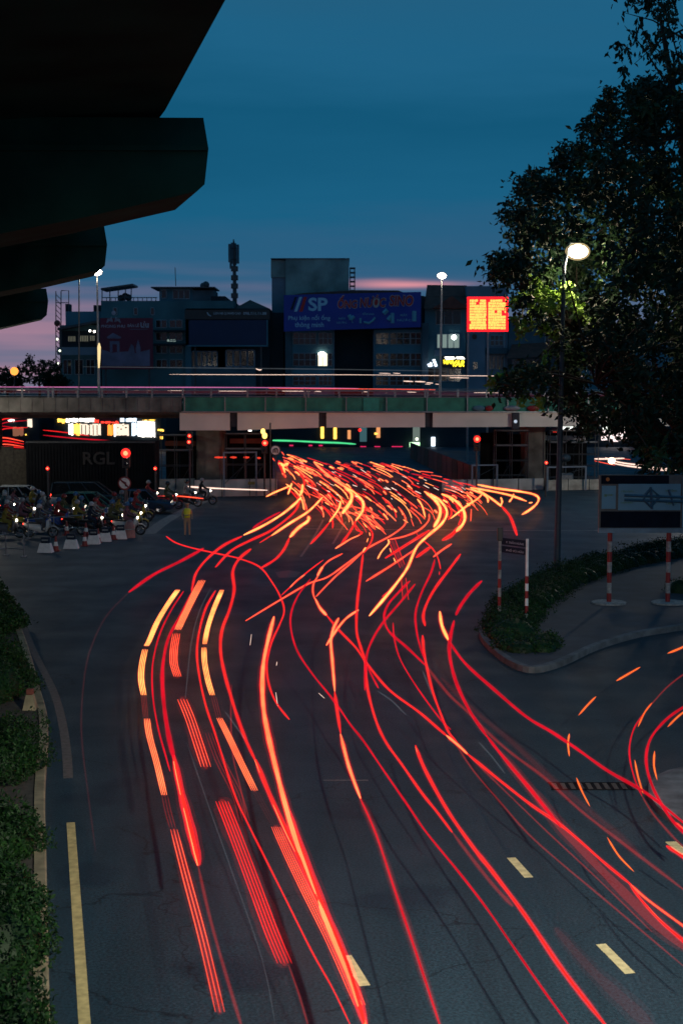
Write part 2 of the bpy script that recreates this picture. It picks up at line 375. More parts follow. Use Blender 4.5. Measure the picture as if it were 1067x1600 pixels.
# left kerb + planting strip
kl = smooth_line([(-60, 800), (-10, 880), (20, 945), (45, 1010), (62, 1070), (76, 1130), (71, 1230), (73, 1330), (75, 1430), (78, 1560), (84, 1750)], 5)
o = MB(); A_ = [G(*p, .2) for p in kl]
ring = []
for i, p in enumerate(A_):
    t = (A_[min(i + 1, len(A_) - 1)] - A_[max(i - 1, 0)]).normalized(); n = Vector((t.y, -t.x, 0))
    if n.x > 0: n = -n
    ring.append([(p.x, p.y, 0), (p.x, p.y, .18), (p.x + n.x * .03, p.y, .2), (p.x + n.x * .2, p.y + n.y * .2, .2), (p.x + n.x * .2, p.y + n.y * .2, 0)])
o.loft(ring); tag(o.build('kerb', M['kerb_tan']), kind='structure')
o = MB()
n0 = 0
for i, r in enumerate(ring): o.v += [(r[3][0], r[3][1], .17), (r[3][0] - 16, r[3][1], .17)]
for i in range(len(ring) - 1): o.f.append([2 * i, 2 * i + 1, 2 * i + 3, 2 * i + 2]); o.m.append(0)
tag(o.build('planting_strip', M['soil']), kind='structure')
# ================================================================ viaduct overhead at left
via = thing('elevated_viaduct', 'dark concrete elevated viaduct with stepped crossbeams overhead at upper left', 'viaduct', (-12, 40, 0))
def cap(Y, tipx, tipy, k, depth, name='crossbeam'):
    # outline of the near face in photo pixels at the first beam's size, k = scale of this beam
    s = k; P = lambda dx, dy: A(tipx + dx * s, tipy + dy * s, Y)
    prof = [(-900, -38), (-450, -50), (-8, -48), (0, 0), (-6, 56), (-18, 67), (-196, 108), (-330, 134), (-900, 170)]
    near = [P(*p) for p in prof]
    far = [Vector((p.x - depth * .25, p.y + depth, p.z)) for p in near]
    mid = []
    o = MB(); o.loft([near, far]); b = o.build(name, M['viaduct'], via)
    e = MB()   # the raised ridge along the near face
    r = [P(-900, 0), P(-1.5, 0)]
    e.hexa([r[0] + Vector((0, -.22, -.06)), r[1] + Vector((0, -.10, -.05)), r[1] + Vector((0, .05, -.06)), r[0] + Vector((0, .05, -.06))],
           [r[0] + Vector((0, -.22, .06)), r[1] + Vector((0, -.10, .05)), r[1] + Vector((0, .05, .06)), r[0] + Vector((0, .05, .06))])
    e.build('ridge', M['viaduct'], b)
    return b
cap(30, 326, 232, 1.0, 3.2); cap(50.8, 168, 382, .59, 3.2); cap(86, 76, 470, .40, 3.2)
z = 13.42
edge = [(-.2, 14.5), (-1.50, 20.8), (-3.52, 30), (-8.9, 50.8), (-17.9, 86), (-30, 125), (-60, 210)]
o = MB(); prof = []
for x, y in edge:
    prof.append([(x, y, z), (x, y, z + .28), (x - .25, y, z + .34), (x - .25, y, z + 1.2), (x - .5, y, z + 1.2), (x - 3, y, z + .3), (x - 26, y, z + .3), (x - 26, y, z - 1.9), (x - 9, y, z - 1.9), (x - 6.0, y, z - .35), (x - 1.2, y, z - .05)])
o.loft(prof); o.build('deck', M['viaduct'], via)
for Y, x in ((31.6, -13), (52.4, -20), (87.6, -30)):
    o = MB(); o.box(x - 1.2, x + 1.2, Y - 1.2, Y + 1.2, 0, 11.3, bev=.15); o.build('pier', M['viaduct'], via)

# ================================================================ the flyover across the picture
fly = thing('flyover', 'long low flyover with cream girders and green mesh crossing the whole view', 'flyover', (0, 106, 0))
def YB(px): return 106 / (1 - .244 * (px - 533.5) / F)
def B(px, py, dy=0): return A(px, py, YB(px) ) + Vector((0, dy, 0))
def slab(mb, x0, x1, yt0, yb0, yt1, yb1, d0, d1, mi=0):
    a, b, c, d = B(x0, yb0), B(x1, yb1), B(x1, yt1), B(x0, yt0)
    q = lambda p, k: p + Vector((0, k, 0))
    mb.hexa([q(a, d0), q(b, d0), q(b, d1), q(a, d1)], [q(d, d0), q(c, d0), q(c, d1), q(d, d1)], mi)
o = MB(); slab(o, -700, 1900, 629, 650, 634, 646, .6, 13.6); o.build('deck', M['concrete_dark'], fly)
o = MB(); slab(o, -700, 284, 621, 644, 621, 644, 0, .35); o.build('parapet', M['concrete_dark'], fly)
for k in range(19):
    x = -60 + k * 18.2; o = MB(); slab(o, x, x + 1.6, 622, 643, 622, 643, -.03, 0); o.build('parapet_rib', M['concrete_dark'], fly)
o = MB(); slab(o, 286, 1900, 621, 642.5, 623, 643, .1, .3); o.build('mesh_fascia', M['green_mesh'], fly)
o = MB(); slab(o, 660 * .86 + 0, 592, 621, 642, 621, 642, .02, .08); o.build('mesh_fascia', material('green_mesh_bright', (.03, .28, .2), .7, .2), fly)
o = MB()
for x in list(range(288, 1300, 63)): slab(o, x, x + 1.6, 619, 644, 620, 644, -.06, .04)
slab(o, 284, 1900, 642.6, 644.6, 643.0, 645.0, -.12, .5)
o.build('fascia_frame', M['steel'], fly)
# girder panels, one long panel between each pair of joints
js = [281, 365, 504, 670, 805, 930, 1062, 1200, 1340]
for i in range(len(js) - 1):
    x0, x1 = js[i] + (0 if i == 0 else 6), js[i + 1] - 6
    f = lambda x: (672.5 if x < 400 else 668.5 - (x - 430) * .004)
    o = MB(); slab(o, x0, x1, 645, f(x0), 645.2, f(x1 if x1 > 400 else x0), .05, .55); o.build('girder_panel', M['cream'], fly)
    if i: 
        o = MB(); slab(o, js[i] - 5.9, js[i] + 5.9, 645, 667, 645, 667, .25, .5); o.build('girder_joint', M['joint'], fly)
o = MB(); slab(o, -700, 1900, 646, 655, 646, 655, 3, 13.4); slab(o, 281, 1900, 655, 668, 655, 664, 3, 3.6); slab(o, 281, 1900, 655, 668, 655, 664, 9, 9.6); o.build('inner_girders', M['concrete_dark'], fly)
# railing
for y, t in ((606.0, 1.3), (611.5, .9), (616, .9)):
    o = MB(); o.tube([B(-700, y), B(1900, y + 9)], t * .03, 6); o.build('rail', M['steel'], fly)
xs = [-40, -4, 35, 76, 83, 122, 160, 198, 238, 286, 330, 387, 432, 476, 482, 530, 575, 617, 664, 668, 715, 760, 806, 850, 900, 950, 1000, 1050, 1100, 1150]
for x in xs: o = MB(); slab(o, x - 1.4, x + 1.4, 604.5 + x * .006, 621.5, 604.5 + x * .006, 621.5, -.02, .1); o.build('railing_post', M['steel'], fly)
# far side rail
o = MB(); o.tube([B(-700, 605, 13), B(1900, 613, 13)], .04, 5); o.tube([B(-700, 609.5, 13), B(1900, 617, 13)], .04, 5); 
for x in range(-60, 1300, 42): slab(o, x - 1, x + 1, 604.6 + x * .006, 617, 604.6 + x * .006, 617, 13, 13.1)
o.build('far_railing', M['steel'], fly)
# piers
for (x0, x1, yb) in ((302, 342, 768), (829, 857, 768), (-70, -30, 768), (1180, 1220, 760)):
    a = B(x0, yb, 2.4); b = B(x1, yb, 2.4); o = MB(); o.box(a.x, b.x, a.y, a.y + 5, 0, Z_(655, a.y), bev=.12); o.build('pier', M['concrete_dark'], fly)
# ---------------------------------------------------------------- hoardings, scaffolds under it
def panel_fence(label, x0, x1, yt, yb, n, dy=-.6, m='white_paint'):
    p0, p1 = B(x0, yb, dy), B(x1, yb, dy); t = thing('site_hoarding', label, 'hoarding', (p0.x, p0.y, 0), 'pale hoarding panels under the flyover' if m == 'hoard' else None)
    zt_ = Z_(yt, YB(x0) + dy); L_ = p1 - p0
    for k in range(n):
        a = p0 + L_ * (k / n) + L_.normalized() * .03; b = p0 + L_ * ((k + 1) / n) - L_.normalized() * .03
        o = MB(); o.hexa([(a.x, a.y, 0.02), (b.x, b.y, 0.02), (b.x, b.y + .06, 0.02), (a.x, a.y + .06, 0.02)], [(a.x, a.y, zt_), (b.x, b.y, zt_), (b.x, b.y + .06, zt_), (a.x, a.y + .06, zt_)])
        o.build('panel', M[m], t)
        o = MB(); o.box(a.x - .05, a.x + .0, a.y - .04, a.y + .1, 0, zt_ + .05); o.build('post', M['steel_dark'], t)
    return t
M['hoard'] = material('hoarding_sheet', (.42, .40, .37), .7, .28, 1.1, .1)
M['hoard2'] = material('hoarding_sheet_rust', (.38, .35, .29), .7, .35, 2.1, .1)
t = panel_fence('pale low hoarding of three panels left of the red streaks under the flyover', 305, 434, 750, 776, 3)
for ch in children(t):
    if ch.name.startswith('panel'): ch.data.materials[0] = M['hoard']
p = B(395, 758, -.72); o = MB(); o.box(p.x - .28, p.x + .2, p.y - .02, p.y, Z_(757, p.y), Z_(752.5, p.y)); o.build('notice_plate', material('notice_yellow', (.25, .18, .04), .6), t)
t = panel_fence('long pale hoarding running behind the waiting motorbikes', 150, 304, 750, 765, 5, dy=.6)
for ch in children(t):
    if ch.name.startswith('panel'): ch.data.materials[0] = M['hoard2']
t = panel_fence('grey hoarding of four panels behind the upper end of the red jam', 690, 850, 750, 775, 4, dy=.4)
for ch in children(t):
    if ch.name.startswith('panel'): ch.data.materials[0] = M['hoard']
t = panel_fence('pale hoarding panels under the flyover left of the map board', 852, 950, 750, 774, 3, dy=-.6)
for ch in children(t):
    if ch.name.startswith('panel'): ch.data.materials[0] = M['hoard2']
def frame_gate(label, x0, x1, yt, yb, dy):
    a, b = B(x0, yb, dy), B(x1, yb, dy); z1 = Z_(yt, a.y); t = thing('frame_gate', label, 'frame', (a.x, a.y, 0))
    o = MB(); o.box(a.x - .06, a.x + .06, a.y - .05, a.y + .05, 0, z1); o.build('upright', M['pale_wall'], t)
    o = MB(); o.box(b.x - .06, b.x + .06, b.y - .05, b.y + .05, 0, z1); o.build('upright', M['pale_wall'], t)
    o = MB(); o.hexa([(a.x + .06, a.y - .04, z1 - .1), (b.x - .06, b.y - .04, z1 - .1), (b.x - .06, b.y + .04, z1 - .1), (a.x + .06, a.y + .04, z1 - .1)], [(a.x + .06, a.y - .04, z1), (b.x - .06, b.y - .04, z1), (b.x - .06, b.y + .04, z1), (a.x + .06, a.y + .04, z1)]); o.build('crossbar', M['pale_wall'], t)
    o = MB(); o.tube([(a.x, a.y, .9), (b.x, b.y, z1 - .15)], .02, 5); o.build('brace', M['steel_dark'], t)
frame_gate('pale metal frame standing over the hoarding left of the map board', 852, 911, 729, 774, -.9)
frame_gate('grey metal frame behind the upper right end of the red streaks', 737, 776, 726, 774, 0)
frame_gate('thin metal frame over the pale low hoarding by the round sign', 352, 402, 706, 775, -.9)
def scaffold(label, x0, x1, y0, yb, lifts, bays, dy, d=1.4):
    a, b = B(x0, yb, dy), B(x1, yb, dy); z1 = Z_(y0, a.y); t = thing('scaffold', label, 'scaffold', (a.x, a.y, 0), None)
    W = b.x - a.x
    for k in range(bays + 1):
        for q in (0, d):
            o = MB(); o.tube([(a.x + W * k / bays, a.y + q, 0), (a.x + W * k / bays, a.y + q, z1)], .035, 6); o.build('standard', M['steel_dark'], t)
    for j in range(1, lifts + 1):
        zz = z1 * j / lifts - .05
        o = MB(); o.tube([(a.x - .1, a.y - .04, zz), (b.x + .1, a.y - .04, zz)], .03, 5); o.tube([(a.x - .1, a.y + d + .04, zz), (b.x + .1, a.y + d + .04, zz)], .03, 5); o.build('ledger', M['steel_dark'], t)
        if j in (lifts, lifts - 1): o = MB(); o.box(a.x, b.x, a.y + .1, a.y + d - .1, zz + .04, zz + .1); o.build('platform', M['steel'], t)
    o = MB()
    for k in range(bays): o.tube([(a.x + W * k / bays, a.y - .07, .2), (a.x + W * (k + 1) / bays, a.y - .07, z1 * .5)], .022, 5)
    o.build('brace', M['steel_dark'], t)
scaffold('tall steel scaffold against the left face of the right hand pier', 777, 826, 673, 768, 4, 2, 1.4)
scaffold('wide steel scaffold between the right hand pier and the lit shop', 862, 935, 673, 768, 5, 3, 1.4)
scaffold('steel scaffold between the left pier and the round turn sign', 350, 412, 678, 768, 4, 2, 1.4)
scaffold('steel scaffold left of the left pier behind the double red signal', 245, 296, 680, 768, 4, 2, 1.6)
# brown sheet fence running back from the junction
t = thing('sheet_fence', 'dark brown sheet fence running away under the flyover right of the jam', 'fence', tuple(G(742, 762)))
pa = G(742, 765); pb = G(640, 716)
for k in range(14):
    a = pa.lerp(pb, k / 14); b = pa.lerp(pb, (k + .93) / 14)
    o = MB(); o.hexa([(a.x, a.y, 0), (b.x, b.y, 0), (b.x + .05, b.y + .05, 0), (a.x + .05, a.y + .05, 0)], [(a.x, a.y, 1.7), (b.x, b.y, 1.7), (b.x + .05, b.y + .05, 1.7), (a.x + .05, a.y + .05, 1.7)]); o.build('sheet', M['brown_roof'] if k % 3 else M['soil'], t)
# dark container board
t = thing('site_container', 'long black site container with faint lettering behind the waiting traffic', 'container', tuple(A(140, 745, 99) * Vector((1, 1, 0)) if False else (X_(140, 99), 99, 0)))
o = MB(); x0, x1 = X_(39, 99), X_(241, 99); o.box(x0, x1, 99, 101.4, .25, Z_(690, 99), bev=.04); o.build('body', M['matt_black'], t)
o = MB()
for k in range(40): xx = x0 + .1 + k * (x1 - x0 - .2) / 40; o.box(xx, xx + .09, 98.965, 98.999, .4, Z_(692, 99))
o.build('corrugation', M['matt_black'], t)
o = MB(); o.box(x0, x1, 98.95, 98.998, Z_(691, 99) - .05, Z_(690, 99) + .02); o.build('top_rail', M['steel_dark'], t)
M['faint_letter'] = material('faint_letter', (.02, .018, .018), .7)
text_mesh('RGL', X_(128, 98.9), Z_(726, 98.9), X_(178, 98.9), Z_(706, 98.9), 98.95, M['faint_letter'], t, bold=.02)

# dark backdrops added in place of shade, and site clutter behind the scaffolds
for lab, x0, x1, yt, dy in (('tall black backdrop added for shade behind the scaffolds left of the jam', 243, 420, 678, 6.5), ('tall black backdrop added for shade behind the right hand scaffolds and pier', 762, 938, 676, 6.5), ('dull olive site wall added to darken the far left edge behind the cars', -120, 38, 702, 1.0)):
    a, b = B(x0, 770, dy), B(x1, 770, dy); t = thing('shade_backdrop', lab, 'shade backdrop', (a.x, a.y, 0)); n = 8
    for k in range(n):
        p = a.lerp(b, k / n); q = a.lerp(b, (k + .985) / n); z1 = Z_(yt, a.y) + .15 * math.sin(k * 2.3)
        o = MB(); o.hexa([(p.x, p.y, 0), (q.x, q.y, 0), (q.x, q.y + .05, 0), (p.x, p.y + .05, 0)], [(p.x, p.y, z1), (q.x, q.y, z1), (q.x, q.y + .05, z1), (p.x, p.y + .05, z1)]); o.build('sheet', M['matt_black'] if x0 > 0 else M['soil'], t)  # flat sheets of the added shade backdrops
for x0, x1, y, col in ((246, 296, 697, 0), (352, 418, 693, 0), (852, 930, 688, 1)):
    p, q = B(x0, y, 4.5), B(x1, y, 4.5); o = MB(); o.hexa([(p.x, p.y, p.z - .18), (q.x, q.y, q.z - .18), (q.x, q.y + .2, q.z - .18), (p.x, p.y + .2, p.z - .18)], [(p.x, p.y, p.z + .18), (q.x, q.y, q.z + .18), (q.x, q.y + .2, q.z + .18), (p.x, p.y + .2, p.z + .18)])
    tag(o.build('steel_beam', M['red_roof'] if not col else M['steel']), ('rust orange steel beam behind the double red signal', 'rust orange steel beam behind the low frame left of the round sign', 'grey steel beam behind the blue lamp post')[(x0 > 300) + (x0 > 800)], 'beam')
for x0, x1, y, m in ((333, 345, 716, 'red_core'), (343, 351, 716, 'red_light'), (358, 368, 716, 'red_core'), (379, 388, 716, 'red_core'), (400, 406, 717, 'red_light')):
    p, q = B(x0, y, 1.2), B(x1, y, 1.2); o = MB(); o.tube([p, p.lerp(q, .5), q], [.04, .09, .04], 6); tag(o.build('warning_light', ms('dim_warning', (1, .06, .03), .9)), 'one of several small red warning lights strung across the left scaffold', 'light', 'red warning lights on the left scaffold')
# site things on the right hoarding
p = B(886, 738, .6); t = thing('site_cabinet', 'pale site cabinet with rounded lid inside the metal frame on the right', 'cabinet', (p.x, p.y, 0)); o = MB(); o.box(p.x - .5, p.x + .55, p.y, p.y + .8, .1, Z_(740, p.y), bev=.08); o.build('body', M['worn_white'], t); o = MB(); o.ball((p.x, p.y + .4, Z_(716, p.y)), (.4, .35, .3)); o.tube([(p.x, p.y + .4, Z_(742, p.y)), (p.x, p.y + .4, Z_(718, p.y))], .05, 6); o.build('floodlight', M['pole_blue'], t)
p = B(804, 652, -.05); t = thing('loudspeaker', 'dark box with a small pale light clipped to the girder joint at right', 'loudspeaker', tuple(p)); o = MB(); o.box(p.x - .25, p.x + .3, p.y - .35, p.y, p.z - .9, p.z + .3, bev=.05); o.build('body', M['joint'], t)
o = MB(); o.ball((p.x, p.y - .37, p.z - .3), (.13, .04, .13), 8, 5); o.build('lens', ms('pale_lens', (.6, .7, .85), .8), t)
for x0, x1, col, lab in ((738, 757, 'blue_wall', 'blue tarpaulin bundle on the flyover edge'), (757, 770, 'red_paint', 'small red bundle on the flyover edge'), (786, 812, 'steel', 'grey bundle above the dark loudspeaker box'), (822, 842, 'red_paint', 'wider red bundle on the flyover edge among the leaves')):
    p = B((x0 + x1) / 2, 638, -.1); o = MB(); w_ = (x1 - x0) / 2 * p.y / F; o.ball((p.x, p.y - .05, p.z), (w_, .12, .22), 10, 6); tag(o.build('bundle', M[col]), lab, 'bundle')
# ================================================================ buildings beyond the flyover (street front about 200 m away)
YC = 200.0
def win(b, x0, y0, x1, y1, nx, ny=1, Y=YC, pane='glass', t=.10, frame='frame'):
    X0, X1, Z0, Z1 = X_(x0, Y), X_(x1, Y), Z_(y1, Y), Z_(y0, Y)
    o = MB(); th = t
    for k in range(nx + 1):
        x = X0 + (X1 - X0) * k / nx; o.box(x - th / 2, x + th / 2, Y - .14, Y - .02, Z0, Z1)
    for k in range(ny + 1):
        zz = Z0 + (Z1 - Z0) * k / ny
        for q in range(nx): a = X0 + (X1 - X0) * q / nx + th / 2; c = X0 + (X1 - X0) * (q + 1) / nx - th / 2; o.box(a, c, Y - .12, Y - .02, zz - th / 2, zz + th / 2)
    f = o.build('window', M[frame], b)
    p = MB(); p.box(X0 + .02, X1 - .02, Y - .045, Y - .006, Z0 + .02, Z1 - .02); p.build('pane', M[pane], f)
    return f
def bx(b, name, x0, x1, yt, yb, m, Y=YC, d=10, dy=0):
    o = MB(); o.box(X_(x0, Y), X_(x1, Y), Y + dy, Y + dy + d, (Z_(yb, Y) if yb else 0), Z_(yt, Y)); return o.build(name, M[m], b)
def bld(label, x, Y=YC, name='town_house'): return thing(name, label, 'building', (X_(x, Y), Y, 0))
# 1 far left block with terraces
b = bld('wide grey block with canopied roof terrace behind the red billboard', 250, name='apartment_building')
bx(b, 'wall', 160, 366, 470, 0, 'teal_wall', d=12); bx(b, 'upper_storey', 248, 300, 449, 469.5, 'blue_wall', dy=2, d=6); bx(b, 'upper_storey', 300, 334, 452, 469.5, 'grey_wall', dy=2, d=6)
bx(b, 'terrace_roof', 236, 336, 447.2, 449, 'steel_dark', dy=1, d=8); bx(b, 'side_block', 330, 352, 462, 470, 'dark_wall', dy=1)
o = MB(); Y = YC + 1
a0, a1 = A(158, 453, Y), A(208, 446, Y); o.hexa([a0, a1, a1 + Vector((0, 5, 0)), a0 + Vector((0, 5, 0))], [a0 + Vector((0, 0, .25)), a1 + Vector((0, 0, .25)), a1 + Vector((0, 5, .25)), a0 + Vector((0, 5, .25))]); o.build('canopy', M['steel_dark'], b)
o = MB()
for x in (160, 172, 185, 196, 205): p = A(x, 470, Y); q = A(x + (x - 160) * .02, 453 - (x - 158) * .14, Y); o.tube([p, q], .07, 4)
for x in range(160, 246, 7): o.tube([A(x, 470, YC), A(x, 465, YC)], .05, 4)
o.tube([A(160, 465, YC), A(246, 465, YC)], .06, 4); o.build('terrace_railing', M['steel_dark'], b)
win(b, 254, 453, 262, 466, 1, Y=YC + 1.9); win(b, 272, 453, 298, 467, 3, Y=YC + 1.9); 
for x in (182, 214, 240): win(b, x - 3, 481, x + 3, 492, 1)
for y0 in (500, 520, 540, 562):
    win(b, 245, y0, 262, y0 + 12, 2); win(b, 266, y0, 286, y0 + 12, 2)
win(b, 262, 530, 276, 534, 3, pane='window_cool', t=.05)
bx(b, 'balcony', 243, 290, 516, 519, 'dark_wall', dy=-1.4, d=1.3); bx(b, 'balcony', 243, 290, 537, 540, 'dark_wall', dy=-1.4, d=1.3)
o = MB(); o.tube([A(275, 447, YC + 3), A(274, 418, YC + 3)], .05, 4); o.build('antenna', M['steel_dark'], b)
o = MB()
for x, y in ((190, 466), (196, 463), (201, 465), (318, 447), (322, 445)): p = A(x, y, YC + 4); o.ball(tuple(p), .5, 7, 5)
o.build('roof_tanks', M['steel_dark'], b)
# 2 corner house left of it
b = bld('low corner house with lit balcony windows at the left end of the row', 125)
bx(b, 'wall', 95, 158, 508, 0, 'teal_wall', d=10); bx(b, 'upper_wall', 102, 158, 486, 508, 'blue_wall', dy=1.2)
bx(b, 'tower', 102, 108, 474, 486, 'dark_wall', dy=1.2, d=2); bx(b, 'roof_step', 146, 158, 476, 486, 'dark_wall', dy=1.2)
o = MB(); a0, a1 = A(90, 516, YC - 2), A(158, 503, YC - 2); o.hexa([a0, a1, a1 + Vector((0, 4, 0)), a0 + Vector((0, 4, 0))], [a0 + Vector((0, 0, .3)), a1 + Vector((0, 0, .3)), a1 + Vector((0, 4, .3)), a0 + Vector((0, 4, .3))]); o.build('roof_slab', M['steel_dark'], b)
bx(b, 'balcony_front', 95, 158, 543, 555, 'pale_wall', dy=-2, d=.3); bx(b, 'balcony_recess', 95, 158, 517, 543, 'dark_wall', dy=-.3, d=.25)
M['soft_lit'] = emat('soft_lit_window', (.75, .75, .55), .16)
win(b, 108, 525, 120, 534, 5, Y=YC - .35, pane='soft_lit', frame='steel_dark'); win(b, 124, 524, 140, 534, 6, Y=YC - .35, pane='soft_lit', frame='steel_dark'); win(b, 142, 524, 150, 533, 3, Y=YC - .35, pane='soft_lit', frame='steel_dark')
for x, y in ((141, 517), (148, 518)): p = A(x, y, YC - 2.2); o = MB(); o.ball(tuple(p), .16, 6, 5); o.build('balcony_bulb', ms('bulb', (1, .95, .85), 5), b)
for x in (100, 118, 136): win(b, x, 562, x + 13, 585, 2)
# lattice mast with string lights
t = thing('lattice_mast', 'thin lattice mast with round drum beside the left corner house', 'mast', (X_(92, 196), 196, 0))
Y = 196
for x in (88, 96): o = MB(); o.tube([A(x, 640, Y), A(x, 455, Y)], .07, 5); o.build('upright', M['steel_dark'], t)
o = MB(); o.tube([A(108, 486, Y), A(108, 454, Y), A(96, 454, Y)], .06, 4); o.tube([A(88, 473, Y), A(108, 473, Y)], .05, 4)
for y in range(460, 640, 8): o.tube([A(88, y, Y), A(96, y + 8, Y)], .045, 4)
o.build('lattice', M['steel_dark'], t)
o = MB(); p = A(90, 505, Y - .4); o.ball(tuple(p), (.42, .3, .42)); o.build('drum', M['red_roof'], t)
o = MB()
for x, y in ((91, 568), (88, 587), (91, 600), (94, 548), (90, 530)): p = A(x, y, Y - .3); o.ball(tuple(p), .16, 6, 4)
o.build('string_lights', ms('string_bulb', (.9, 1, .75), 2.2), t)
# red billboard
t = thing('red_billboard', 'large dark red billboard with white crest and temple picture', 'billboard', (X_(199, 196), 196, 0)); Y = 196
o = MB(); o.box(X_(158, Y), X_(240, Y), Y, Y + .3, Z_(577, Y), Z_(497, Y)); o.build('board', M['red_board'], t)
for x in (165, 233): o = MB(); o.box(X_(x, Y) - .12, X_(x, Y) + .12, Y + .35, Y + .6, 0, Z_(500, Y)); o.build('board_post', M['steel_dark'], t)
M['pinkish'] = material('billboard_print', (.42, .34, .38), .7, .2); M['print_dim'] = material('billboard_print_dim', (.20, .14, .20), .7, .35, .5)
o = MB()
for s_ in (-1, 1):
    for k in range(4):
        c = 178 + s_ * (2 + k * 1.8); o.tube([A(c, 503 - k * .6, Y - .03), A(c + s_ * 1.5, 495 + k, Y - .03), A(c + s_ * 3, 500 + k * 1.5, Y - .03)], .06, 4)
p = A(178, 489, Y - .03); o.ball((p.x, p.y, p.z), (.3, .05, .3), 8, 5); o.build('crest', M['pinkish'], t)
text_mesh('PHONG PHU', X_(160, Y), Z_(512, Y), X_(197, Y), Z_(507.5, Y), Y, M['pinkish'], t, bold=.02)
text_mesh('BÁN LẺ', X_(201, Y), Z_(511, Y), X_(219, Y), Z_(505, Y), Y, M['pinkish'], t, bold=.02)
text_mesh('ưu', X_(221, Y), Z_(512, Y), X_(234, Y), Z_(502, Y), Y, M['pinkish'], t, bold=.03)
o = MB(); o.box(X_(204, Y), X_(232, Y), Y - .03, Y - .004, Z_(515, Y), Z_(514, Y)); 
for pts in ([(168, 527), (178, 520), (191, 527), (189, 529), (170, 529)], [(173, 533), (188, 533), (188, 550), (184, 550), (184, 538), (177, 538), (177, 550), (173, 550)],
            [(200, 553), (206, 537), (210, 541), (212, 553)], [(213, 545), (217, 530), (221, 545), (219, 562), (215, 562)]):
    o.side([(X_(x, Y), Z_(y, Y)) for x, y in pts], Y - .03, Y - .004)
o.build('picture', M['print_dim'], t)
o = MB(); o.side([(X_(x, Y), Z_(y, Y)) for x, y in [(160, 546), (176, 551), (200, 549), (212, 552), (235, 546), (235, 572), (160, 572)]], Y - .02, Y - .004); o.build('picture_ground', M['print_dim'], t)
# 3 dark house with blue board
b = bld('dark house with hipped roof and white framed shopfront left of the tall tank', 355)
bx(b, 'wall', 291, 422, 482, 0, 'dark_wall', d=10); bx(b, 'facade', 291, 300, 540, 0, 'blue_wall', dy=-.6, d=.55); bx(b, 'facade', 300, 400, 574, 0, 'grey_wall', dy=-.5, d=.45)
bx(b, 'right_wing', 422, 443, 488, 0, 'dark_wall', dy=1)
o = MB(); a = [A(366, 482, YC), A(421, 482, YC), A(421, 482, YC) + Vector((0, 8, 0)), A(366, 482, YC) + Vector((0, 8, 0))]; tp = A(391, 468.5, YC + 4)
o.add(a + [tp], [(0, 1, 4), (1, 2, 4), (2, 3, 4), (3, 0, 4), (3, 2, 1, 0)]); o.build('roof', M['brown_roof'], b)
win(b, 300, 549, 340, 573, 5, Y=YC - .05, t=.16, frame='pale_wall'); win(b, 354, 547, 398, 573, 4, Y=YC - .05, t=.2, frame='pale_wall')
for x in (325, 345): win(b, x, 585, x + 16, 600, 2)
t = thing('dark_blue_billboard', 'blank dark blue billboard with small white header text', 'billboard', (X_(356, 198), 198, 0)); Y = 198
o = MB(); o.box(X_(296, Y), X_(417, Y), Y, Y + .3, Z_(539, Y), Z_(500, Y)); o.build('board', M['dark_blue_board'], t)
o = MB(); o.box(X_(290, Y), X_(422, Y), Y - .1, Y + .4, Z_(499, Y), Z_(484, Y)); o.build('header', M['black_paint'], t)
o = MB(); o.box(X_(417, Y) + .01, X_(419, Y), Y - .1, Y + .3, Z_(540, Y), Z_(500, Y)); o.box(X_(293, Y), X_(419, Y), Y - .1, Y + .3, Z_(541.5, Y), Z_(539.3, Y)); o.build('border', M['blue_wall'], t)
M['dim_white'] = material('dim_white_letter', (.40, .45, .50), .6)
text_mesh('LIEN HE QUANG CAO', X_(335, Y), Z_(492, Y), X_(377, Y), Z_(488, Y), Y - .1, M['dim_white'], t, bold=.02)
text_mesh('096.111.11.88', X_(381, Y), Z_(492, Y), X_(417, Y), Z_(487.5, Y), Y - .1, M['dim_white'], t, bold=.02)
o = MB(); o.tube([A(324, 488, Y - .2), A(326, 492, Y - .2), A(330, 494, Y - .2)], .09, 5); o.build('phone_icon', M['dim_white'], t)
for x in (305, 408): o = MB(); o.box(X_(x, Y) - .1, X_(x, Y) + .1, Y + .45, Y + .65, 0, Z_(500, Y)); o.build('board_post', M['steel_dark'], t)
# telecom mast
t = thing('telecom_mast', 'dark telecom mast with panel antennas on the rooftops', 'mast', (X_(365, 205), 205, Z_(482, 205))); Y = 205
o = MB(); o.tube([A(367, 484, Y), A(367, 460, Y), A(366, 385, Y), A(365, 374, Y)], [.35, .28, .2, .08], 8); o.build('pole', M['steel_dark'], t)
for k, (x, yt, yb) in enumerate([(359, 381, 410), (363, 379, 412), (368, 380, 414), (372, 382, 412), (361, 408, 420)]):
    p = A(x, yb, Y - .4 + .25 * (k % 3)); o = MB(); o.box(p.x - .17, p.x + .17, p.y - .1, p.y + .1, p.z, Z_(yt, p.y), bev=.04); o.build('panel_antenna', M['grey_wall'], t)
o = MB()
for y in (420, 434, 447, 462): p = A(367, y, Y); o.box(p.x - .5, p.x + .45, p.y - .3, p.y + .3, p.z - .35, p.z + .35, bev=.05)
for y in (388, 405): o.tube([A(358, y, Y - .3), A(374, y, Y - .3)], .06, 4)
o.build('mast_equipment', M['steel_dark'], t)
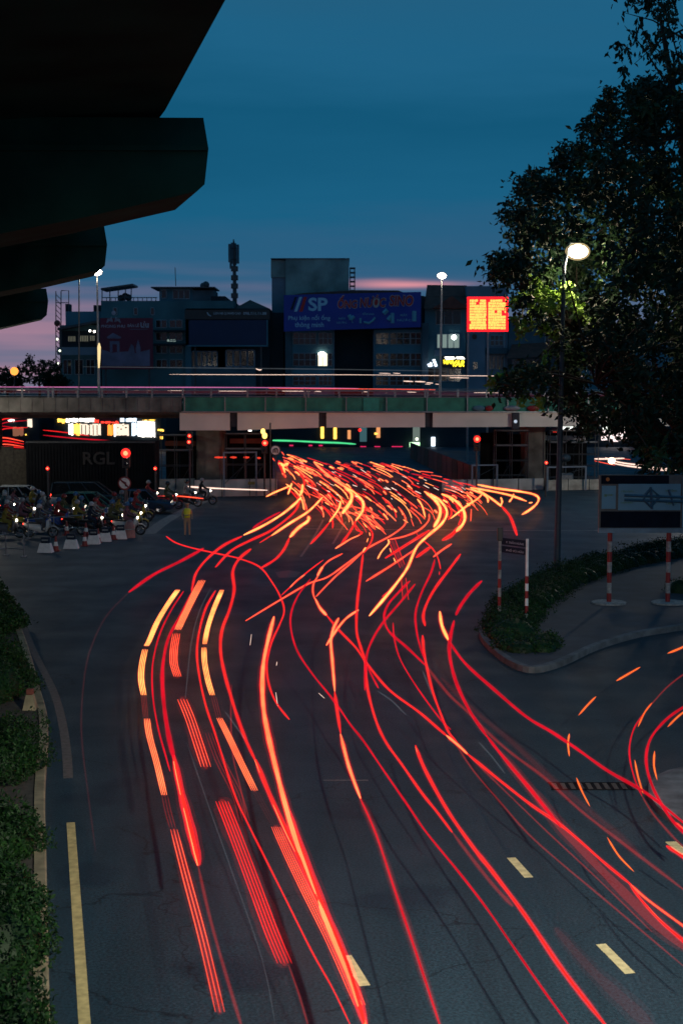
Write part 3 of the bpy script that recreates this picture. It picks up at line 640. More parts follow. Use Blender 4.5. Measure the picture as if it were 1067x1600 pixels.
# 4 tall raw concrete block
b = bld('tall raw concrete block rising behind the blue billboard', 485, 208, 'concrete_block'); Y = 208
bx(b, 'wall', 447, 545, 405, 0, 'raw_concrete', Y=Y, d=12)
o = MB(); p = [A(425, 407, Y + 1), A(447, 404.8, Y)]; o.box(X_(425, Y), X_(447, Y) - .01, Y + .6, Y + 10, 0, Z_(433, Y)); o.build('side_wall', M['pale_wall'], b)
o = MB(); o.box(X_(425, Y) - .1, X_(447, Y) - .01, Y + .4, Y + 10, Z_(433, Y) + .01, Z_(406, Y)); o.build('side_parapet', M['raw_concrete'], b)
o = MB(); o.box(X_(424, Y), X_(546, Y), Y - .1, Y + 12.2, Z_(405, Y) + .01, Z_(403.4, Y)); o.build('coping', M['grey_wall'], b)
o = MB(); 
for x in (547, 554): o.tube([A(x, 470, Y + 1), A(x, 418, Y + 1)], .08, 5)
for y in range(419, 470, 7): o.box(X_(546, Y + 1), X_(555, Y + 1), Y + .6, Y + 2, Z_(y, Y + 1) - .08, Z_(y, Y + 1) + .08)
o.build('stair_frame', M['steel_dark'], b)
# 5 building under the blue billboard
b = bld('pale blue office block under the blue billboard with one lit window', 550)
bx(b, 'wall', 452, 522, 515, 0, 'blue_wall', d=10); bx(b, 'wall', 584, 662, 515, 0, 'blue_wall', d=10); bx(b, 'recess_wall', 521.8, 584.2, 515, 0, 'dark_wall', dy=2.5, d=7)
bx(b, 'roof_body', 446, 662, 462, 515, 'dark_wall', dy=.4, d=9)
o = MB(); o.side([(X_(x, YC), Z_(y, YC)) for x, y in [(446, 462), (475, 457), (560, 452.5), (622, 453), (635, 458), (662, 462)]], YC + 1, YC + 8); o.build('roof', M['brown_roof'], b)
bx(b, 'left_pier', 446, 456, 515, 0, 'grey_wall', dy=-.4, d=.38)
for x in (521, 583): bx(b, 'downpipe', x, x + 1.5, 518, 0, 'pale_wall', dy=-.3, d=.25)
for y0, y1 in ((520, 538), (552, 572), (588, 602)):
    win(b, 458, y0, 494, y1, 4, 2, t=.07); win(b, 498 if y0 != 552 else 513, y0, 519, y1, 3 if y0 != 552 else 1, 2, t=.07)
    win(b, 587, y0, 607, y1, 2, 2, t=.09); win(b, 609, y0, 640, y1, 3, 2, t=.09); win(b, 641, y0, 657, y1, 2, 2, t=.09)
win(b, 497, 552, 511.5, 572, 2, pane='window_lit', t=.05)
p = A(503, 553, YC - .3); o = MB(); o.ball(tuple(p), (.5, .15, .3), 8, 5); o.build('window_lamp', ms('window_lamp', (1, .95, .8), 8), b)
# blue billboard
t = thing('blue_billboard', 'wide royal blue billboard with large SP letters and pipe fittings', 'billboard', (X_(550, 198), 198, Z_(518, 198))); Y = 198
o = MB(); o.side([(X_(x, Y), Z_(y, Y)) for x, y in [(444, 518), (657, 511), (657, 456), (444, 461)]], Y, Y + .4); o.build('board', M['blue_board'], t)
M['lt_blue'] = material('pale_blue_letter', (.34, .58, .72), .6, .1); M['letter_red'] = material('red_letter', (.55, .02, .02), .6, .1); M['letter_edge'] = material('cream_letter', (.55, .45, .40), .6, .1); M['fit_teal'] = material('fitting_print', (.14, .38, .48), .6, .15)
o = MB(); o.side([(X_(x, Y), Z_(y, Y)) for x, y in [(460, 487), (468, 464), (472.5, 464), (464.5, 487)]], Y - .05, Y - .004); o.build('slash_mark', M['lt_blue'], t)
o = MB(); o.side([(X_(x, Y), Z_(y, Y)) for x, y in [(454, 484), (461, 464), (464.5, 464), (458, 484)]], Y - .05, Y - .004); o.build('slash_mark', M['navy'], t)
o = MB(); o.side([(X_(x, Y), Z_(y, Y)) for x, y in [(468, 487), (475, 464), (480, 464), (473, 487)]], Y - .05, Y - .004); o.build('slash_mark', M['letter_red'], t)
text_mesh('SP', X_(482, Y), Z_(486, Y), X_(512, Y), Z_(465, Y), Y, M['lt_blue'], t, bold=.03)
text_mesh('Phụ kiện nối ống', X_(451, Y), Z_(502, Y), X_(516, Y), Z_(491.5, Y), Y, M['lt_blue'], t, bold=.012)
text_mesh('thông minh', X_(461, Y), Z_(513.5, Y), X_(506, Y), Z_(503.5, Y), Y, M['lt_blue'], t, bold=.012)
for s_, x0, x1, y0, y1 in (('ỐNG', 528, 558, 481.5, 462), ('NƯỚC', 562, 602, 480, 461), ('SINO', 608, 645, 478, 461.5)):
    text_mesh(s_, X_(x0 - .8, Y), Z_(y0 + .8, Y), X_(x1 + .8, Y), Z_(y1 - .8, Y), Y, M['letter_edge'], t, bold=.055, shear=.12)
    text_mesh(s_, X_(x0, Y), Z_(y0, Y), X_(x1, Y), Z_(y1, Y), Y - .03, M['letter_red'], t, bold=.028, shear=.12)
for s_, x0, x1, y0, y1 in (('MÁY', 529, 540, 499, 495.5), ('NƯỚC', 526, 542, 505.5, 502), ('ỐNG', 566, 584, 492, 488), ('MÁY', 625, 636, 494, 490), ('NƯỚC', 620, 642, 502, 497.5)):
    text_mesh(s_, X_(x0, Y), Z_(y0, Y), X_(x1, Y), Z_(y1, Y), Y, M['fit_teal'], t, bold=.02)
def fit(pts, r): 
    o = MB(); o.tube([A(x, y, Y - .06) for x, y in pts], r, 6); o.build('pipe_fitting', M['fit_teal'], t)
fit([(545, 492), (548, 498), (548, 500)], .28); fit([(553, 494), (549, 498)], .26); fit([(549, 498), (551, 505)], .06)
fit([(563, 497), (563, 505)], .15); fit([(568, 503), (576, 505), (582, 501), (586, 496)], .16)
fit([(599, 490), (605, 484)], .34); fit([(606, 500), (611, 494)], .3); fit([(613, 489), (613, 505)], .25); fit([(647, 486), (647, 502)], .30)
# 6 red-roofed house and neighbours
b = bld('blue house under a dark red tiled roof beside the street lamp', 696)
bx(b, 'wall', 663, 727, 482, 0, 'blue_wall', d=10); bx(b, 'upper_wall', 663, 731, 462, 482, 'brown_roof', dy=1.5, d=6); bx(b, 'left_wall', 658, 668, 505, 0, 'grey_wall', dy=-1, d=.9)
o = MB(); o.add([A(662, 482, YC - 1), A(731, 482, YC - 1), A(729, 446, YC + 4), A(667, 445, YC + 4), A(662, 482, YC + 9), A(731, 482, YC + 9)], [(0, 1, 2, 3), (3, 2, 5, 4), (0, 3, 4), (1, 5, 2), (0, 4, 5, 1)]); o.build('roof', M['red_roof'], b)
o = MB(); o.add([A(674, 483, YC - 2), A(727, 483, YC - 2), A(705, 462, YC - .4)], [(0, 1, 2)]); o.side([(X_(x, YC), Z_(y, YC)) for x, y in [(673, 483), (703, 464), (728, 483)]], YC - 2.4, YC - 1.1); o.build('gable', M['red_roof'], b)
win(b, 680, 485, 719, 507, 3, pane='glass', t=.08)
win(b, 682, 522, 698, 544, 2, pane='window_cool', t=.1); win(b, 699, 522, 717, 544, 2, pane='window_cool', t=.1)
p = A(709, 527, YC - .3); o = MB(); o.ball(tuple(p), (.35, .15, .35), 8, 5); o.build('window_lamp', ms('window_lamp_cool', (.9, 1, .95), 7), b)
bx(b, 'balcony', 678, 720, 547, 556, 'pale_wall', dy=-1.3, d=1.2)
win(b, 668, 575, 720, 596, 5)
t = thing('lit_shop_sign', 'yellow and white lit shop sign below the cool lit windows', 'lit sign', (X_(709, YC - 1.6), YC - 1.6, Z_(572, YC - 1.6))); Y = YC - 1.6
o = MB(); o.box(X_(690, Y), X_(726, Y), Y, Y + .2, Z_(575, Y), Z_(556, Y)); o.build('board', M['black_paint'], t)
o = MB(); o.side([(X_(x, Y), Z_(y, Y)) for x, y in [(696, 562), (694, 557.5), (709, 557.5), (711, 561)]], Y - .06, Y - .01); o.side([(X_(x, Y), Z_(y, Y)) for x, y in [(713, 561), (712, 557.5), (723, 557.5), (726, 561)]], Y - .06, Y - .01); o.build('white_bar', ms('sign_white', (1, .97, .9), 3.5), t)
text_mesh('VIN', X_(692, Y), Z_(569, Y), X_(707, Y), Z_(562, Y), Y, ms('sign_yellow', (1, .75, .03), 2.5), t, bold=.06, shear=.3)
text_mesh('VAR', X_(706, Y), Z_(573, Y), X_(725, Y), Z_(563, Y), Y, M['sign_yellow'], t, bold=.05, shear=.3)
t = thing('lit_shop_sign', 'small slanted white lit sign left of the yellow one', 'lit sign', (X_(674, Y), Y, Z_(572, Y)))
for pts in ([(667, 569), (672, 568), (674, 573), (669, 573)], [(675, 562), (679, 561), (683, 572), (679, 573)], [(671, 566), (673.5, 566), (676, 572), (674, 572)]):
    o = MB(); o.side([(X_(x, Y), Z_(y, Y)) for x, y in pts], Y - .1, Y); o.build('letter', ms('sign_blue_white', (.75, .85, 1), 3), t)
b = bld('narrow grey house behind the glowing red screen', 760)
bx(b, 'wall', 728, 792, 447, 0, 'pale_wall', d=9); bx(b, 'side_bay', 731, 756, 515, 0, 'pale_wall', dy=-1, d=.95)
win(b, 766, 450, 772, 458, 1); win(b, 765, 524, 785, 540, 3, 2, t=.12); win(b, 761, 556, 787, 577, 4, 1, t=.12); bx(b, 'balcony', 758, 790, 544, 553, 'grey_wall', dy=-1.2, d=1.1); bx(b, 'corner_pipe', 785.5, 787.5, 515, 0, 'frame', dy=-.4, d=.35)
win(b, 738, 565, 746, 577, 1, Y=YC - 1.0)
o = MB(); p = A(741, 526, YC - 1.1); o.ball(tuple(p), (.35, .1, .35), 10, 6); o.build('round_emblem', M['brown_roof'], b)
b = bld('low dark house with a red lean-to roof partly behind the leaves', 830)
bx(b, 'wall', 793, 905, 500, 0, 'grey_wall', d=9); win(b, 800, 562, 840, 578, 5); win(b, 850, 520, 880, 540, 3)
o = MB(); o.add([A(790, 560, YC - 3), A(870, 556, YC - 3), A(868, 534, YC), A(800, 538, YC)], [(0, 1, 2, 3)]); o.build('lean_to_roof', M['red_roof'], b)
b = bld('dim block behind the tree at the right edge', 1000); bx(b, 'wall', 906, 1160, 505, 0, 'blue_wall', d=9)
for x in (920, 960, 1000, 1040, 1080): win(b, x, 530, x + 24, 548, 3); win(b, x, 565, x + 24, 585, 3)
# LED screen
t = thing('led_screen', 'glowing red and yellow message screen on two slim poles', 'LED screen', (X_(761, 150), 150, 0)); Y = 150
o = MB(); o.box(X_(729, Y), X_(792, Y), Y, Y + .5, Z_(517, Y), Z_(465, Y), bev=.05); o.build('cabinet', M['black_paint'], t)
o = MB(); o.box(X_(728.6, Y), X_(792.6, Y), Y - .02, Y - .003, Z_(518, Y), Z_(464, Y)); o.build('red_screen', ms('led_red', (1, .008, .012), 3.0), t)
ly = ms('led_yellow', (1, .50, .10), 1.7); rr = random.Random(3)
for half, (xa, xb) in enumerate(((732.5, 758.5), (761.5, 788.5))):
    o = MB()
    for row in range(11):
        yy = 468 + row * 4.25; x = xa + (3 if (half == 1 and row == 0) else 0)
        while x < xb - 1:
            wd = rr.uniform(1.6, 5.0); x2 = min(x + wd, xb)
            if rr.random() > (.25 if (half == 1 and 2 < row < 6) else .04): o.box(X_(x, Y), X_(x2, Y), Y - .05, Y - .022, Z_(yy + rr.uniform(3.4, 4.1), Y), Z_(yy + rr.uniform(-.2, .3), Y))
            x = x2 + rr.choice((.12, .25, .5))
    o.build('text_block', ly, t)
for x in (731, 762): o = MB(); o.tube([(X_(x, Y), Y + .3, 0), (X_(x, Y), Y + .3, Z_(510, Y))], .11, 8); o.build('pole', M['steel'], t)
# ---------------------------------------------------------------- street-level shops seen under the flyover
YS = 176.0
def shop(label, x0, x1, Y=YS): 
    b = thing('shop', label, 'shop', (X_((x0 + x1) / 2, Y), Y, 0)); o = MB(); o.box(X_(x0, Y), X_(x1, Y), Y, Y + 6, 0, Z_(640, Y)); o.build('wall', M['dark_wall'], b)
    return b
def lit(b, x0, x1, y0, y1, mname, col, st, Y=YS, name='lit_sign'):
    rl = random.Random(int(x0 * 7 + y0)); o = MB()
    if x1 - x0 > 6 and Y == YS:
        x = x0; n = 0
        while x < x1 - .6:
            wd = rl.uniform(1.2, 4.5); e = min(x + wd, x1); sk = rl.uniform(-1, 1.3); zt, zb2 = y0 + rl.uniform(-.5, 1.6), y1 + rl.uniform(-1.8, .6)
            o.side([(X_(x, Y), Z_(zb2, Y)), (X_(e, Y), Z_(zb2, Y)), (X_(e + sk * .4, Y), Z_(zt, Y)), (X_(x + sk * .4, Y), Z_(zt, Y))], Y - .25 - .01 * (n % 3), Y - .02); x = e + rl.choice((.0, .15, .4)); n += 1
        return o.build(name, ms(mname, col, st), b)
    o = MB(); o.box(X_(x0, Y), X_(x1, Y), Y - .25, Y - .02, Z_(y1, Y), Z_(y0, Y), bev=.03); return o.build(name, ms(mname, col, st), b)
W1 = ('shop_white', (1, .93, .84), 3.2); Yl = ('shop_yellow', (1, .55, .08), 2.6); Rd = ('shop_red', (1, .05, .03), 1.8); Bl = ('shop_bluewhite', (.72, .86, 1), 3)
s = shop('brightly lit shop with white and orange front far left under the flyover', 84, 158)
lit(s, 90, 103, 654, 661, *Yl); lit(s, 103, 147, 653, 660, *W1); lit(s, 147, 154, 655, 661, *Rd); lit(s, 107, 114, 662, 680, *W1, name='lit_front'); lit(s, 115, 124, 662, 680, *Yl, name='lit_front'); lit(s, 125, 157, 662.5, 680, 'shop_cream', (1, .80, .62), 1.3, name='lit_front')
for k in range(5): lit(s, 127 + k * 6, 128 + k * 6, 664, 680, 'shop_dark', (.1, .06, .04), .5, Y=YS - .3, name='mullion')
s = shop('lit shop with red sign band beside the bright white shop', 159, 180)
lit(s, 158, 186, 658, 662, *Rd); lit(s, 168, 176, 663, 680, 'shop_orange', (1, .28, .04), 2, name='lit_front'); lit(s, 178, 180, 663, 682, *W1, name='lit_front')
s = shop('bright white lit shop window group beneath the old parapet', 181, 250)
lit(s, 180, 201, 662, 681, 'shop_cream', (1, .8, .62), 1.3, name='lit_front'); lit(s, 188, 194, 653, 659, *Bl); lit(s, 197, 213, 653, 659, *Bl); lit(s, 206, 213, 661, 681, *Bl, name='lit_front'); lit(s, 215, 242, 658, 683, *W1, name='lit_front'); lit(s, 222, 243, 656, 657.5, *Yl)
lit(s, 246, 256, 670, 674, *Yl); lit(s, 250, 254, 678, 686, *Yl)
o = MB(); rr = random.Random(5)
for k in range(26): x, y = rr.uniform(183, 242), rr.uniform(663, 682); o.box(X_(x, YS), X_(x + rr.uniform(1, 3), YS), YS - .33, YS - .27, Z_(y + rr.uniform(.6, 2), YS), Z_(y, YS))
o.build('window_goods', M['brown_roof'], s)
s = shop('dim shop with two small lights at the far left edge under the flyover', -20, 60)
lit(s, 13, 22, 655, 658.5, *W1); lit(s, 43, 50, 654, 668, 'shop_cream', (1, .8, .62), 1.3); lit(s, 20, 36, 667, 681, 'shop_brown', (.5, .2, .12), .5, name='lit_front'); lit(s, 39, 41, 678, 680, *Yl)
s = shop('dark shop row with hanging lantern strips beyond the green streak', 395, 560, 184); Y = 184
for x, y0, y1, c in ((501, 664, 685, Yl), (521, 668, 686, Yl), (543, 672, 686, ('shop_dimorange', (1, .4, .15), .9)), (388, 670, 676, W1), (391, 677, 685, Yl)): lit(s, x, x + 5, y0, y1, *c, Y=Y, name='lantern_strip')
for x in (413, 452, 482, 498): lit(s, x, x + 6, 695, 697, 'pink_neon', (1, .03, .16), .8, Y=Y, name='neon_strip')
s = shop('dark shop row with a green white glow in the middle under the flyover', 561, 760, 184)
for x, y0, y1, c in ((562, 665, 690, ('shop_teal', (.12, .3, .35), .35)), (588, 664, 684, ('shop_dimorange', (1, .4, .15), .9)), (585, 676, 679, Yl), (645, 664, 690, ('shop_greygreen', (.35, .45, .4), .4)), (674, 683, 697, Bl)): lit(s, x, x + (11 if x in (562, 645) else 6), y0, y1, *c, Y=Y, name='lantern_strip')
lit(s, 640, 656, 691, 703, 'green_glow', (.55, 1, .55), 2.2, Y=Y - .5, name='lit_front')
for x in (563, 585, 612, 620): lit(s, x, x + 9, 697, 699, 'pink_neon', (1, .03, .16), .8, Y=Y, name='neon_strip')
for x, y in ((562, 672), (663, 704), (651, 686)): p = A(x, y, Y - .6); o = MB(); o.ball(tuple(p), .2, 7, 5); o.build('bulb', M['red_light'] if x != 651 else M['string_bulb'], s)
s = shop('shop with two small white lights right of the right hand pier', 861, 930, 184)
lit(s, 878, 898, 664, 672, 'shop_soft', (.9, 1, .9), 1.8, Y=184); lit(s, 905, 918, 664, 669, 'shop_soft', (.9, 1, .9), 1.8, Y=184); lit(s, 864, 870, 672, 675, *Rd, Y=184)
s = shop('lit white and pink shopfront right under the flyover beside the tree', 931, 1060, 184)
lit(s, 942, 980, 665, 672, 'shop_soft', (.9, 1, .9), 1.8, Y=184); lit(s, 940, 950, 673, 688, 'shop_pinkwhite', (1, .8, .78), 1.5, Y=184, name='lit_front'); lit(s, 953, 966, 675, 690, 'shop_pinkwhite', (1, .8, .78), 1.5, Y=184, name='lit_front'); lit(s, 968, 982, 672, 688, 'shop_pinkwhite', (1, .8, .78), 1.5, Y=184, name='lit_front'); lit(s, 983, 989, 666, 671, *Rd, Y=184); lit(s, 1000, 1011, 664, 670, 'shop_warm', (1, .7, .3), 2.6, Y=184)
b = bld('low dark wall of buildings closing the view behind the shops', 560, 190, 'warehouse'); o = MB(); o.box(-75, 110, 190, 196, 0, 6.0); o.build("wall", M["dark_wall"], b)
o = MB(); o.box(-75, 110, 189.6, 196.4, 6.0, 6.3); o.build('roof_edge', M['steel_dark'], b)
# ================================================================ street lamps
def lamp_post(label, px, py, Y, pxb, pyb_z, mat_='steel', glow='lamp_white', r=.09, hr=.34, arm=0.0, base_z=0, power=300):
    top = A(px, py, Y); b0 = A(pxb, 598, Y); b0.z = base_z
    t = thing('street_lamp', label, 'street lamp', tuple(b0))
    o = MB(); o.tube([b0, (top.x - arm, Y, top.z - .6), (top.x - arm * .6, Y, top.z + hr), (top.x, Y, top.z + hr)], [r * 1.3, r * .7, r * .55, r * .5], 10); o.build('pole', M[mat_], t)
    o = MB(); o.box(b0.x - .2, b0.x + .2, Y - .2, Y + .2, base_z, base_z + .25, bev=.03); o.build('base', M[mat_], t)
    h = MB(); h.loft([[(top.x + .5 * hr * kx * math.cos(a * .628), Y + .5 * hr * kx * math.sin(a * .628), top.z + dz) for a in range(10)] for kx, dz in ((1, hr * .86), (1.1, hr * .95), (.6, hr * 1.1))]); hd = h.build('lamp_head', M['steel_dark'], t)
    g = MB(); g.ball((top.x, Y, top.z), (hr * 1.2, hr * .95, hr * .78), 16, 10); gl = g.build('lamp_glass', M[glow], hd, smooth=True)
    for q, k in enumerate((1.22,)): g2_ = MB(); g2_.ball((top.x, Y, top.z), (hr * k * 1.2, hr * k, hr * k * .85), 20, 12); g2_.build('glow_shell', amat('glow_shell_light', (1, .72, .36), (.25,)[q]), gl, smooth=True)  # painted glow around the lamp: an added additive shell, no real cover
    ld = bpy.data.lights.new('lamp_light', 'POINT'); ld.energy = power; ld.color = (1, .80, .56); ld.shadow_soft_size = .3
    lo = bpy.data.objects.new('lamp_light', ld); C.objects.link(lo); lo.parent = hd; lo.location = Vector((top.x, Y, top.z - hr * 1.3)) - Vector(b0)
    return t
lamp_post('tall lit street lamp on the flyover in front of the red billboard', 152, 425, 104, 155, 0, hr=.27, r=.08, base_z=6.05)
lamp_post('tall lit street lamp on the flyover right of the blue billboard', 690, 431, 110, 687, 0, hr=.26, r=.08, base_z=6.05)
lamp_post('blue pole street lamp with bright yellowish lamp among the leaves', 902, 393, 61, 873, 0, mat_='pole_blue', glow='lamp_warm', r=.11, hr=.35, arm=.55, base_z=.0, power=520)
o = MB(); o.tube([A(124, 660, 103.5), A(124, 418, 103.5)], .045, 6); tag(o.build('flag_pole', M['steel_dark']), 'thin dark pole on the flyover just left of the left lit lamp', 'pole')
t = thing('street_lamp', 'small orange lit lamp far away above the trees at the left edge', 'street lamp', (X_(23, 180), 180, 0))
o = MB(); o.tube([(X_(23, 180), 180, 0), A(23, 577, 180)], .08, 6); o.build('pole', M['steel_dark'], t)
o = MB(); p = A(23, 580, 179.7); o.ball(tuple(p), .5, 12, 8); o.build('lamp_glass', M['lamp_orange'], t, smooth=True)
# glowing tube added to imitate a reflection on the flyover lamp post
o = MB(); o.tube([A(155, 575, 103.8), A(155.2, 560, 103.8), A(155.4, 542, 103.8), A(155.3, 536, 103.8)], [.05, .10, .12, .04], 8); tag(o.build('reflection_streak', ms('reflection_glow', (1, .74, .36), 1.1)), 'glowing warm streak imitating a reflection half way up the left flyover lamp pole', 'light')
def assumed_lamp(label, x, y, z, power, aim=None):
    t = thing('street_lamp', label, 'street lamp', (x, y, 0)); o = MB(); o.tube([(x, y, 0), (x, y, z)], [.11, .07], 8); o.build('pole', M['pole_blue'], t)  # street_lamp here is an assumed lamp, added outside the view for its light
    o = MB(); o.loft([[(x + .3 * k * math.cos(a * .628), y + .3 * k * math.sin(a * .628), z + dz) for a in range(10)] for k, dz in ((1, .3), (1.1, .38), (.5, .5))]); h = o.build('lamp_head', M['steel_dark'], t)
    o = MB(); o.ball((x, y, z + .02), (.3, .3, .26), 12, 8); o.build('lamp_glass', M['lamp_white'], h, smooth=True)
    ld = bpy.data.lights.new('lamp_light', 'SPOT' if aim else 'POINT'); ld.energy = power; ld.color = (1, .90, .76); ld.shadow_soft_size = .3; lo = bpy.data.objects.new('lamp_light', ld); C.objects.link(lo); lo.parent = h; lo.location = (0, 0, z - .5)
    if aim: ld.spot_size = math.radians(74); ld.spot_blend = 1; lo.rotation_euler = (Vector(aim) - Vector((x, y, z - .5))).to_track_quat('-Z', 'Y').to_euler()
# unseen lamps, assumed from the warm light, added to light flyover and near road
assumed_lamp('assumed road lamp added beside the junction just outside the right of the view', 26, 96, 9, 3000)
assumed_lamp('assumed road lamp added beside the waiting motorbikes just outside the left of the view', -26.5, 94, 9, 2000)
fl = assumed_lamp('assumed road lamp added by the footbridge outside the right of the view', 7.5, 6, 12, 26000, aim=(2.5, 23.5, 0))
# ================================================================ traffic signals
def signal(label, px, py, Y, red=((0, 0),), pole=True, r=.15, housing=True, glow=('red_light', 'red_core')):
    p = A(px, py, Y); t = thing('traffic_light', label, 'traffic light', (p.x, Y, 0))
    if pole: o = MB(); o.tube([(p.x, Y + .1, 0), (p.x, Y + .1, p.z + .2)], .06, 8); o.build('pole', M['steel_dark'], t)
    if housing:
        o = MB(); o.box(p.x - .22, p.x + .22, Y, Y + .22, p.z - .85, p.z + .3, bev=.04); hs = o.build('housing', M['black_paint'], t)
        o = MB()
        for k in (1, 2): o.ball((p.x, Y - .01, p.z - k * .3), (.12, .03, .12), 10, 6)
        o.build('dark_lens', M['glass'], hs)
        o = MB(); o.loft([[(p.x + math.cos(a * .35) * rr_, yy, p.z + math.sin(a * .35) * rr_) for a in range(10)] + [(p.x + math.cos(a * .35) * (rr_ + .015), yy, p.z + math.sin(a * .35) * (rr_ + .015)) for a in range(9, -1, -1)] for rr_, yy in ((.14, Y - .2), (.14, Y))]); o.build('visor', M['black_paint'], hs)
    for dx, dz in red:
        o = MB(); o.ball((p.x + dx, Y - .02, p.z + dz), (r, .08, r), 14, 8); g = o.build('red_lens', M[glow[0]], t, smooth=True)
        o = MB(); o.ball((p.x + dx, Y - .09, p.z + dz), (r * .5, .04, r * .5), 10, 6); o.build('lens_core', M[glow[1]], g)
    return t
tl = signal('red traffic light above the no left turn sign', 197, 708, 83, r=.27)
signal('red traffic light hanging under the flyover near the right scaffold', 745, 686, 104, r=.24)
signal('double red signal on a dark pole left of the left flyover pier', 296, 681, 101, red=((.02, 0), (-.02, -.42)), r=.13)
signal('small red signal on a short post left of the black site container', 75, 732, 92, r=.11, housing=False)
signal('small red signal on a slim post right of the black site container', 243, 732, 96, r=.11, housing=False)
signal('small red signal in the scaffold by the right hand pier', 853, 723, 103, r=.11, housing=False)
t = signal('cluttered signal head with yellow and red lights beside the round turn sign', 413, 690, 103, red=((.05, -.1),), r=.2)
p = A(411, 674, 102.8); o = MB(); o.ball(tuple(p), (.16, .08, .2), 10, 6); o.ball((p.x + .12, p.y, p.z - .3), (.18, .08, .22), 10, 6); o.build('yellow_lens', ms('signal_yellow', (1, .6, .12), 3), t)
o = MB(); o.tube([(p.x + .5, 103, 0), (p.x + .5, 103, p.z + .6)], .05, 6); o.build('cross_post', M['steel_dark'], t)
# ================================================================ round signs
def round_sign(label, px, py, Y, rpx, base, marks):
    p = A(px, py, Y); r = rpx * Y / F; t = thing('road_sign', label, 'road sign', (p.x, Y, 0))
    o = MB(); o.tube([(p.x, Y + .06, 0), (p.x, Y + .06, p.z + r)], .045, 8); o.build('pole', M['steel_dark'], t)
    def disc(r0, y, m, nm):
        o = MB(); o.loft([[(p.x + r0 * math.cos(a * math.pi / 14), yy, p.z + r0 * math.sin(a * math.pi / 14)) for a in range(28)] for yy in (y, y + .012)]); return o.build(nm, M[m], t)
    disc(r, Y, 'red_paint' if marks == 'left' else 'steel_dark', 'rim'); disc(r * .8, Y - .014, 'white_paint', 'face')
    o = MB()
    if marks == 'left':
        a = r * .42; o.tube([(p.x + a * .4, Y - .03, p.z - a * 1.1), (p.x + a * .4, Y - .03, p.z + a * .3), (p.x - a * .4, Y - .03, p.z + a * .5)], .035, 4)
        o.side([(p.x - a * .3, p.z + a * .95), (p.x - a * 1.1, p.z + a * .5), (p.x - a * .3, p.z + a * .05)], Y - .04, Y - .02); o.build('turn_arrow', M['black_paint'], t)
        o = MB(); q = r * .62; o.tube([(p.x - q, Y - .06, p.z + q), (p.x + q, Y - .06, p.z - q)], .04, 4); o.build('bar', M['red_paint'], t)
    else:
        a = r * .4
        o.tube([(p.x - a, Y - .03, p.z - a * 1.2), (p.x - a, Y - .03, p.z + a * .2), (p.x - a * .2, Y - .03, p.z + a * .9), (p.x, Y - .03, p.z - a * 1.1)], .04, 4)
        o.tube([(p.x + a * .3, Y - .03, p.z + a), (p.x + a, Y - .03, p.z + a * .2), (p.x + a, Y - .03, p.z - a * 1.2)], .04, 4); o.build('turn_arrow', M['black_paint'], t)
round_sign('round white no left turn sign with red rim above the motorbikes', 195, 755, 82.6, 10.5, 0, 'left')
round_sign('round white sign with dark arrows at the upper left end of the red jam', 430.5, 703.5, 102, 8.5, 0, 'up')
# ================================================================ street name sign on the island
Y = 46.8
def banded(t, name, x, y, z0, z1, r, n, ma, mb, first=0):
    for k in range(n):
        o = MB(); a = z0 + (z1 - z0) * k / n; b = z0 + (z1 - z0) * (k + 1) / n; o.tube([(x, y, a + .001), (x, y, b)], r, 12); o.build(name, M[ma if (k + first) % 2 == 0 else mb], t)
t = thing('street_name_sign', 'two dark street name plates between banded posts on the island tip', 'street sign', (X_(805, Y), Y, .15))
x1, x2 = X_(826, Y), X_(783, Y)
zb = Z_(1000, Y); zb = .15; ztop = Z_(842, Y)
banded(t, 'post_band', x1, Y, .15, Z_(900, Y), .055, 7, 'red_paint', 'white_paint'); o = MB(); o.tube([(x1, Y, Z_(900, Y)), (x1, Y, ztop)], .05, 12); o.build('post_top', M['white_paint'], t)
x2y = Y + .9; x2 = X_(783, x2y)
banded(t, 'post_band', x2, x2y, .15, Z_(862, x2y), .055, 8, 'red_paint', 'worn_white'); o = MB(); o.tube([(x2, x2y, Z_(862, x2y)), (x2, x2y, Z_(845, x2y))], .05, 12); o.build('post_top', M['worn_white'], t)
o = MB(); o.box(x2 - .09, x2 + .09, x2y - .09, x2y + .09, Z_(845, x2y), Z_(824, x2y), bev=.02); o.build('post_head', M['black_paint'], t)
for k, (ya, yb, s_) in enumerate(((844.5, 855, 'P. TRẦN HƯNG'), (857.5, 867.5, 'PHỐ VŨ HỮU'))):
    xa, xb = x2 + .06, x1 - .05; za, zc = Z_(yb, Y), Z_(ya, Y)
    o = MB(); o.hexa([(xa, x2y - .05, za), (xb, Y - .02, za), (xb, Y + .02, za), (xa, x2y - .01, za)], [(xa, x2y - .05, zc), (xb, Y - .02, zc), (xb, Y + .02, zc), (xa, x2y - .01, zc)])
    pl = o.build('name_plate', M['navy'], t)
    tx = text_mesh(s_, xa + .12, za + .055, xb - .06, zc - .055, 0, M['dim_white'], pl, bold=.015, thick=.004)
    sl = (Y - x2y) / (xb - xa)
    wl = wloc(tx)
    for v in tx.data.vertices:
        xx = v.co.x + wl.x; v.co.y = (x2y - .058 + (xx - xa) * sl * 1.0) + v.co.y + wl.y - wl.y
